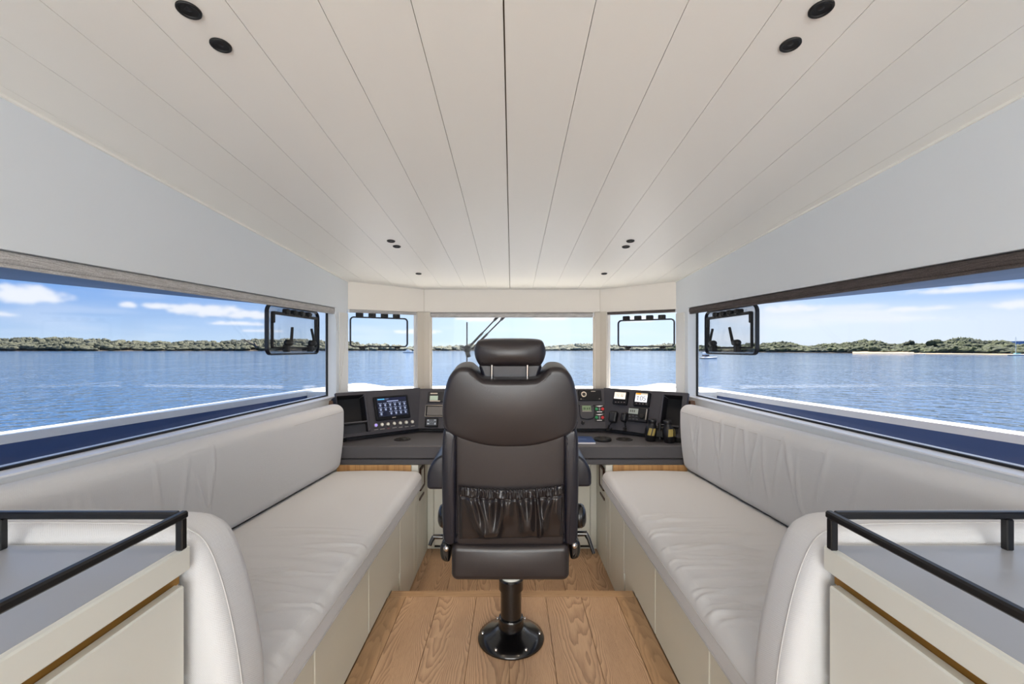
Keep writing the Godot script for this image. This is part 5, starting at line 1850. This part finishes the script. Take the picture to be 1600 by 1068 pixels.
func outside():
	var st := S()
	bx(st, -4000, SEA - 1.0, -5000, 4000, SEA, 1500, 0.0)
	struct("water", st, M.water, "blue rippled water of the bay")
	# the yacht's own hull
	st = S()
	prism(st, PackedVector2Array([Vector2(-2.2, -4.5), Vector2(2.2, -4.5), Vector2(1.9, 2.2), Vector2(1.45, 4.6), Vector2(0.5, 6.0), Vector2(-0.5, 6.0), Vector2(-1.45, 4.6), Vector2(-1.9, 2.2)]), const_y(SEA - 0.4), const_y(-0.32))
	var hull := thing("yacht_hull", "white hull and side decks of the yacht outside the windows", "yacht", Vector3(0, SEA - 0.4, 0))
	obj("hull", st, M.gel, hull)
	st = S()
	prism(st, PackedVector2Array([Vector2(-1.60, 3.50), Vector2(-1.42, 3.50), Vector2(-0.80, 3.85), Vector2(0.80, 3.85), Vector2(1.42, 3.50), Vector2(1.60, 3.50), Vector2(1.45, 4.36), Vector2(0.6, 4.46), Vector2(-0.6, 4.46), Vector2(-1.45, 4.36)]), const_y(-0.3), func(d): return EYE - 0.339 - (d - 3.6) * 0.035)
	obj("foredeck", st, M.foredeck, hull, "sunlit white foredeck")
	for s in [-1.0, 1.0]:
		var line := [Vector3(2.62, EYE - 0.335, 2.5), Vector3(2.30, EYE - 0.335, 0.0), Vector3(1.95, EYE - 0.33, -1.71), Vector3(1.75, EYE - 0.33, -2.7), Vector3(1.56, EYE - 0.328, -3.72), Vector3(1.44, EYE - 0.335, -4.4), Vector3(1.25, EYE - 0.42, -4.85), Vector3(0.9, EYE - 0.62, -5.4)]
		st = S()
		var cap := S()
		for k in line.size() - 1:
			var a: Vector3 = line[k] * Vector3(s, 1, 1)
			var b: Vector3 = line[k + 1] * Vector3(s, 1, 1)
			var w := Vector3(s * 0.10, 0, 0)
			var dn := Vector3(0, -0.035, 0)
			hexa(cap, [a + dn, b + dn, b + w + dn, a + w + dn, a, b, b + w, a + w])
			var f := Vector3(0, 1, 0)
			var i := Vector3(s * 0.01, 0, 0)
			var a0 := Vector3(a.x, -0.33, a.z)
			var b0 := Vector3(b.x, -0.33, b.z)
			hexa(st, [a0 + i, b0 + i, b0 + w, a0 + w, a + dn + i, b + dn + i, b + dn + w, a + dn + w])
		obj("bulwark", st, M.bulwark, hull, "grey-blue inner face of the bulwark")
		obj("cap_rail", cap, M.gel, hull, "white cap rail")
	shores()
	boats()

func shore_strip(called: String, line: Array, depth: float, rise: float, m: Material, label: String):     # line of (px, distance ahead) at the water's edge
	var st := S()
	for k in line.size() - 1:
		var a: Vector3 = shore_point(line[k])
		var b: Vector3 = shore_point(line[k + 1])
		var n := (b - a).cross(Vector3.UP).normalized() * -1.0
		if n.dot(Vector3(a.x, 0, a.z)) < 0: n = -n
		var fa := Vector3(a.x, 0, a.z).normalized() * depth
		var fb := Vector3(b.x, 0, b.z).normalized() * depth
		var up := Vector3(0, rise, 0)
		hexa(st, [a + Vector3(0, -1, 0), b + Vector3(0, -1, 0), b + fb + Vector3(0, -1, 0), a + fa + Vector3(0, -1, 0), a + Vector3(0, 0.15, 0), b + Vector3(0, 0.15, 0), b + fb + up, a + fa + up])
	struct(called, st, m, label)

func shore_point(q) -> Vector3: return Vector3((q[0] - 800.0) / F * q[1], SEA, -q[1])

func crown_mesh(sd: int) -> ArrayMesh:
	var st := S()
	var n := FastNoiseLite.new()
	n.seed = sd
	n.frequency = 1.0
	n.fractal_octaves = 3
	grid(st, 16, 11, func(u, w):
		var a: float = u * TAU
		var b: float = w * PI
		var d := Vector3(sin(b) * cos(a), cos(b), sin(b) * sin(a))
		var r: float = 1.0 + 0.42 * n.get_noise_3dv(d * 1.5) + 0.25 * n.get_noise_3dv(d * 3.6)
		return d * r)
	st.generate_normals()
	var m := st.commit()
	m.surface_set_material(0, M.foliage)
	return m

func at_line(line: Array, t: float) -> Vector3:
	var k := mini(int(t * (line.size() - 1)), line.size() - 2)
	return shore_point(line[k]).lerp(shore_point(line[k + 1]), t * (line.size() - 1) - k)

func treeline(called: String, label: String, line: Array, count: int, back0: float, back1: float, h: Callable, w: float, dark: Color, light: Color, rise: float, sd: int):
	rng.seed = sd
	var mm := MultiMesh.new()
	mm.transform_format = MultiMesh.TRANSFORM_3D
	mm.use_colors = true
	mm.mesh = crown_mesh(sd)
	mm.instance_count = count
	for i in count:
		var t := rng.randf()
		var p := at_line(line, t)
		var out := Vector3(p.x, 0, p.z).normalized()
		var back := rng.randf_range(back0, back1)
		p += out * back
		var hh: float = h.call(t) * rng.randf_range(0.55, 1.0) * lerpf(0.55, 1.0, clampf((back - back0) / (back1 - back0) * 2.0, 0, 1))
		var ww := w * rng.randf_range(0.6, 1.3)
		var ground := SEA + rise * back / back1
		mm.set_instance_transform(i, Transform3D(Basis(Vector3.UP, rng.randf() * TAU).scaled(Vector3(ww * 0.5, hh * 0.5, ww * 0.5)), Vector3(p.x, ground + hh * 0.48, p.z)))
		var c := dark.lerp(light, rng.randf())
		mm.set_instance_color(i, c)
	var mi := MultiMeshInstance3D.new()
	mi.name = numbered(called)
	mi.multimesh = mm
	mi.set_meta("kind", "stuff")
	add_child(mi)
	tag(mi, label, "trees")

func shores():
	var left := [[-420, 560], [-150, 575], [0, 594], [200, 610], [420, 650], [560, 720]]
	var front := [[540, 740], [700, 730], [850, 730], [1000, 730], [1080, 720]]
	var right := [[1040, 700], [1110, 520], [1190, 360], [1260, 320], [1340, 285], [1430, 262], [1520, 235], [1600, 208], [1760, 180], [1950, 160]]
	shore_strip("shore_west", left, 140, 9.0, M.shore, "brown bank under the long treeline beyond the touchscreen side")
	shore_strip("shore_ahead", front, 140, 3.0, M.shore, "low bank ahead of the bow")
	shore_strip("shore_east", right, 90, 3.0, M.shore, "dark rocky bank beyond the binoculars side")
	shore_strip("shore_sand", [[1332, 282], [1362, 274], [1392, 268], [1428, 258]], 16, 1.5, M.sand, "pale sand beach under the trees")
	shore_strip("shore_strand", [[1428, 258], [1520, 231], [1600, 204], [1700, 186]], 5, 0.5, M.sand, "thin pale strand along the bushes")
	treeline("treeline", "long grey-green treeline on the far bank beyond the touchscreen side", left, 1900, 6, 110, func(t): return 10.5 + 2.5 * sin(t * 17.0), 10.0, Color(0.025, 0.032, 0.020), Color(0.085, 0.088, 0.055), 9.0, 41)
	treeline("treeline", "low treeline ahead of the bow, haze painted into its colours", front, 900, 4, 70, func(t): return 9.5 + 2.5 * sin(t * 23.0), 9.0, Color(0.085, 0.095, 0.075), Color(0.17, 0.175, 0.13), 2.0, 42)  # distance haze put into these paler crown colours
	treeline("treeline", "dense green bushes and trees on the near bank beyond the binoculars side", right, 1700, 7, 60, func(t): return 6.3 + 1.6 * sin(t * 31.0) + 1.0 * sin(t * 71.0), 5.6, Color(0.012, 0.022, 0.009), Color(0.058, 0.072, 0.026), 2.0, 43)
	# single trees whose crowns stand clear of the bushes
	var lab := ["round dark tree standing above the bushes near the far end of the beach", "broad tree with a wide crown above the middle of the strand", "lone dark tree beside the blue building", "small pointed tree standing above the bushes nearest the hatch", "low spreading tree at the landward end of the beach"]
	var spots := [[1424, 272, 8.3, 5.6], [1464, 262, 8.8, 8.6], [1539, 240, 7.6, 4.6], [1216, 352, 7.2, 4.2], [1358, 290, 6.6, 6.5]]
	for i in spots.size():
		var q: Array = spots[i]
		var p := shore_point([q[0], q[1]]) * Vector3(1.05, 1, 1.05)
		var o := thing("tree", lab[i], "tree", p, "trees standing above the bushes")
		var st := S()
		tube(st, [p, p + Vector3(0.1, q[2] * 0.4, 0), p + Vector3(0, q[2] * 0.75, 0)], 0.25, 8, 0.1)
		obj("trunk", st, M.bark, o)
		var mi := MeshInstance3D.new()
		mi.name = "crown"
		var cs := S()
		for k in 5:
			var cm := crown_mesh(60 + i * 5 + k)
			var off := Vector3(rng.randf_range(-0.35, 0.35) * q[3], q[2] * rng.randf_range(0.5, 0.72), rng.randf_range(-0.3, 0.3) * q[3])
			if k == 0: off = Vector3(0, q[2] * 0.78, 0)
			cs.append_from(cm, 0, Transform3D(Basis().scaled(Vector3(q[3] * 0.3, q[2] * 0.22, q[3] * 0.3)), off))
		cs.set_material(mat(Color(0.22, 0.26, 0.15), 0.9))
		mi.mesh = cs.commit()
		mi.mesh.surface_set_material(0, mat([Color(0.13, 0.17, 0.10), Color(0.19, 0.23, 0.12), Color(0.11, 0.15, 0.10)][i % 3], 0.9))
		o.add_child(mi)
	# the fallen trunk leaning over the far bank
	var fp := shore_point([398, 640])
	var ft := thing("dead_tree", "bare dead trunk leaning over the far bank beside the smoked hatch", "tree", fp)
	var s2 := S()
	tube(s2, [at(402, 541, 640) + Vector3(0, 0, 0), at(388, 534, 640), at(381, 530, 640)], 1.3, 8, 0.7)
	obj("trunk", s2, M.bark, ft)
	s2 = S()
	tube(s2, [at(401, 542, 640), at(398, 537, 640), at(397, 534.5, 640)], 1.6, 8, 0.8)
	obj("branch", s2, M.bark, ft)
	# building behind the trees
	var b := thing("building", "flat-roofed blue building rising behind the trees at the shore", "building", shore_point([1592, 320]))
	s2 = S()
	var bp := shore_point([1597, 320])
	bx(s2, bp.x - 5.0, SEA + 1.0, bp.z - 9.0, bp.x + 9.0, EYE + 5.3, bp.z, 0.1)
	obj("walls", s2, mat(Color(0.36, 0.50, 0.68), 0.6), b)
	s2 = S()
	bx(s2, bp.x - 5.3, EYE + 5.3, bp.z - 9.3, bp.x + 9.3, EYE + 5.7, bp.z + 0.3, 0.1)
	obj("roof", s2, mat(Color(0.55, 0.62, 0.70), 0.6), b)

func hull_mesh(st, t: Transform3D, l: float, w: float, h: float):
	grid(st, 24, 8, func(u, vv):
		var x: float = (u - 0.5) * l
		var k: float = pow(maxf(0.0, 1.0 - pow(absf(u - 0.42) / 0.58 if u > 0.42 else absf(u - 0.42) / 1.4, 2.4)), 0.6)
		var a: float = (vv - 0.5) * PI
		var sheer: float = h * (0.85 + 0.35 * u * u)
		return t * Vector3(x, sheer * (1.0 - pow(maxf(0.0, cos(a)), 0.7)) - 0.15, sin(a) * w * 0.5 * k))
	var top := PackedVector2Array()
	for i in 25:
		var u := i / 24.0
		var k := pow(maxf(0.0, 1.0 - pow(absf(u - 0.42) / 0.58 if u > 0.42 else absf(u - 0.42) / 1.4, 2.4)), 0.6)
		top.append(Vector2((u - 0.5) * l, k * w * 0.49))
	for i in 24:
		var y0: float = h * (0.85 + 0.35 * pow(i / 24.0, 2)) - 0.18
		var y1: float = h * (0.85 + 0.35 * pow((i + 1) / 24.0, 2)) - 0.18
		quad(st, t * Vector3(top[i].x, y0, -top[i].y), t * Vector3(top[i].x, y0, top[i].y), t * Vector3(top[i + 1].x, y1, top[i + 1].y), t * Vector3(top[i + 1].x, y1, -top[i + 1].y), Vector3.UP)

func boats():
	var list := [
		["motor_sailer", "white boat with a wheelhouse and mast, seen beside the smoked hatch near the binoculars", [1108.5, 131], 5.6, 2.0, 0.55, 0.35],
		["sailboat", "small white sailing boat with a tall mast moored before the bushes", [1590, 196], 8.0, 2.3, 0.6, 0.15],
		["motor_boat", "long white motor boat under way, seen under the windscreen hatch beside the touchscreen", [640, 330], 9.5, 3.0, 0.9, 0.2],
		["dinghy", "small white dinghy lying off the thin strand", [1440, 247], 4.5, 1.5, 0.35, 0.1],
	]
	for b in list:
		var p := shore_point(b[2])
		var o := thing(b[0], b[1], "boat", p, "moored boats")
		var t := Transform3D(Basis(Vector3.UP, b[6]), p)
		var st := S()
		hull_mesh(st, t, b[3], b[4], b[5])
		obj("hull", st, M.white, o)
		if b[0] == "motor_sailer":
			st = S()
			box(st, t * Transform3D(Basis(), Vector3(-1.4, 1.1, 0)), Vector3(1.3, 1.3, 1.3), 0.1)
			var c := obj("cabin", st, M.white, o)
			st = S()
			box(st, t * Transform3D(Basis(), Vector3(-1.4, 0.9, 0)), Vector3(1.34, 0.5, 1.34), 0.03)
			obj("cabin_band", st, mat(Color(0.33, 0.22, 0.18), 0.5), c)
			st = S()
			tube(st, [t * Vector3(-1.3, 1.5, 0), t * Vector3(-1.2, 9.5, 0)], 0.06, 8, 0.04)
			obj("mast", st, M.white, o)
			st = S()
			for k in [[-2.7, 0.8], [2.6, 0.9]]: tube(st, [t * Vector3(k[0], k[1], 0), t * Vector3(-1.2, 9.3, 0)], 0.012, 5)
			obj("rigging", st, M.steel, o)
		elif b[0] == "sailboat":
			st = S()
			box(st, t * Transform3D(Basis(), Vector3(-0.3, 0.75, 0)), Vector3(2.6, 0.5, 1.2), 0.1)
			obj("cabin", st, mat(Color(0.45, 0.68, 0.68), 0.5), o)
			st = S()
			tube(st, [t * Vector3(-1.0, 0.6, 0), t * Vector3(-1.0, 8.2, 0)], 0.09, 8, 0.06)
			obj("mast", st, M.white, o)
			st = S()
			tube(st, [t * Vector3(-3.9, 0.7, 0), t * Vector3(-1.0, 8.1, 0)], 0.015, 5)
			tube(st, [t * Vector3(3.9, 0.9, 0), t * Vector3(-1.0, 7.8, 0)], 0.015, 5)
			obj("rigging", st, M.steel, o)
		elif b[0] == "motor_boat":
			st = S()
			box(st, t * Transform3D(Basis(), Vector3(-0.8, 1.3, 0)), Vector3(4.2, 1.0, 2.0), 0.2)
			obj("cabin", st, M.white, o)
			st = S()
			box(st, t * Transform3D(Basis(), Vector3(-1.2, 2.1, 0)), Vector3(2.0, 0.7, 1.6), 0.15)
			obj("flybridge", st, M.edge, o)
		else:
			st = S()
			box(st, t * Transform3D(Basis(), Vector3(-0.3, 0.42, 0)), Vector3(0.3, 0.1, 1.2), 0.03)
			obj("thwart", st, M.bark, o)
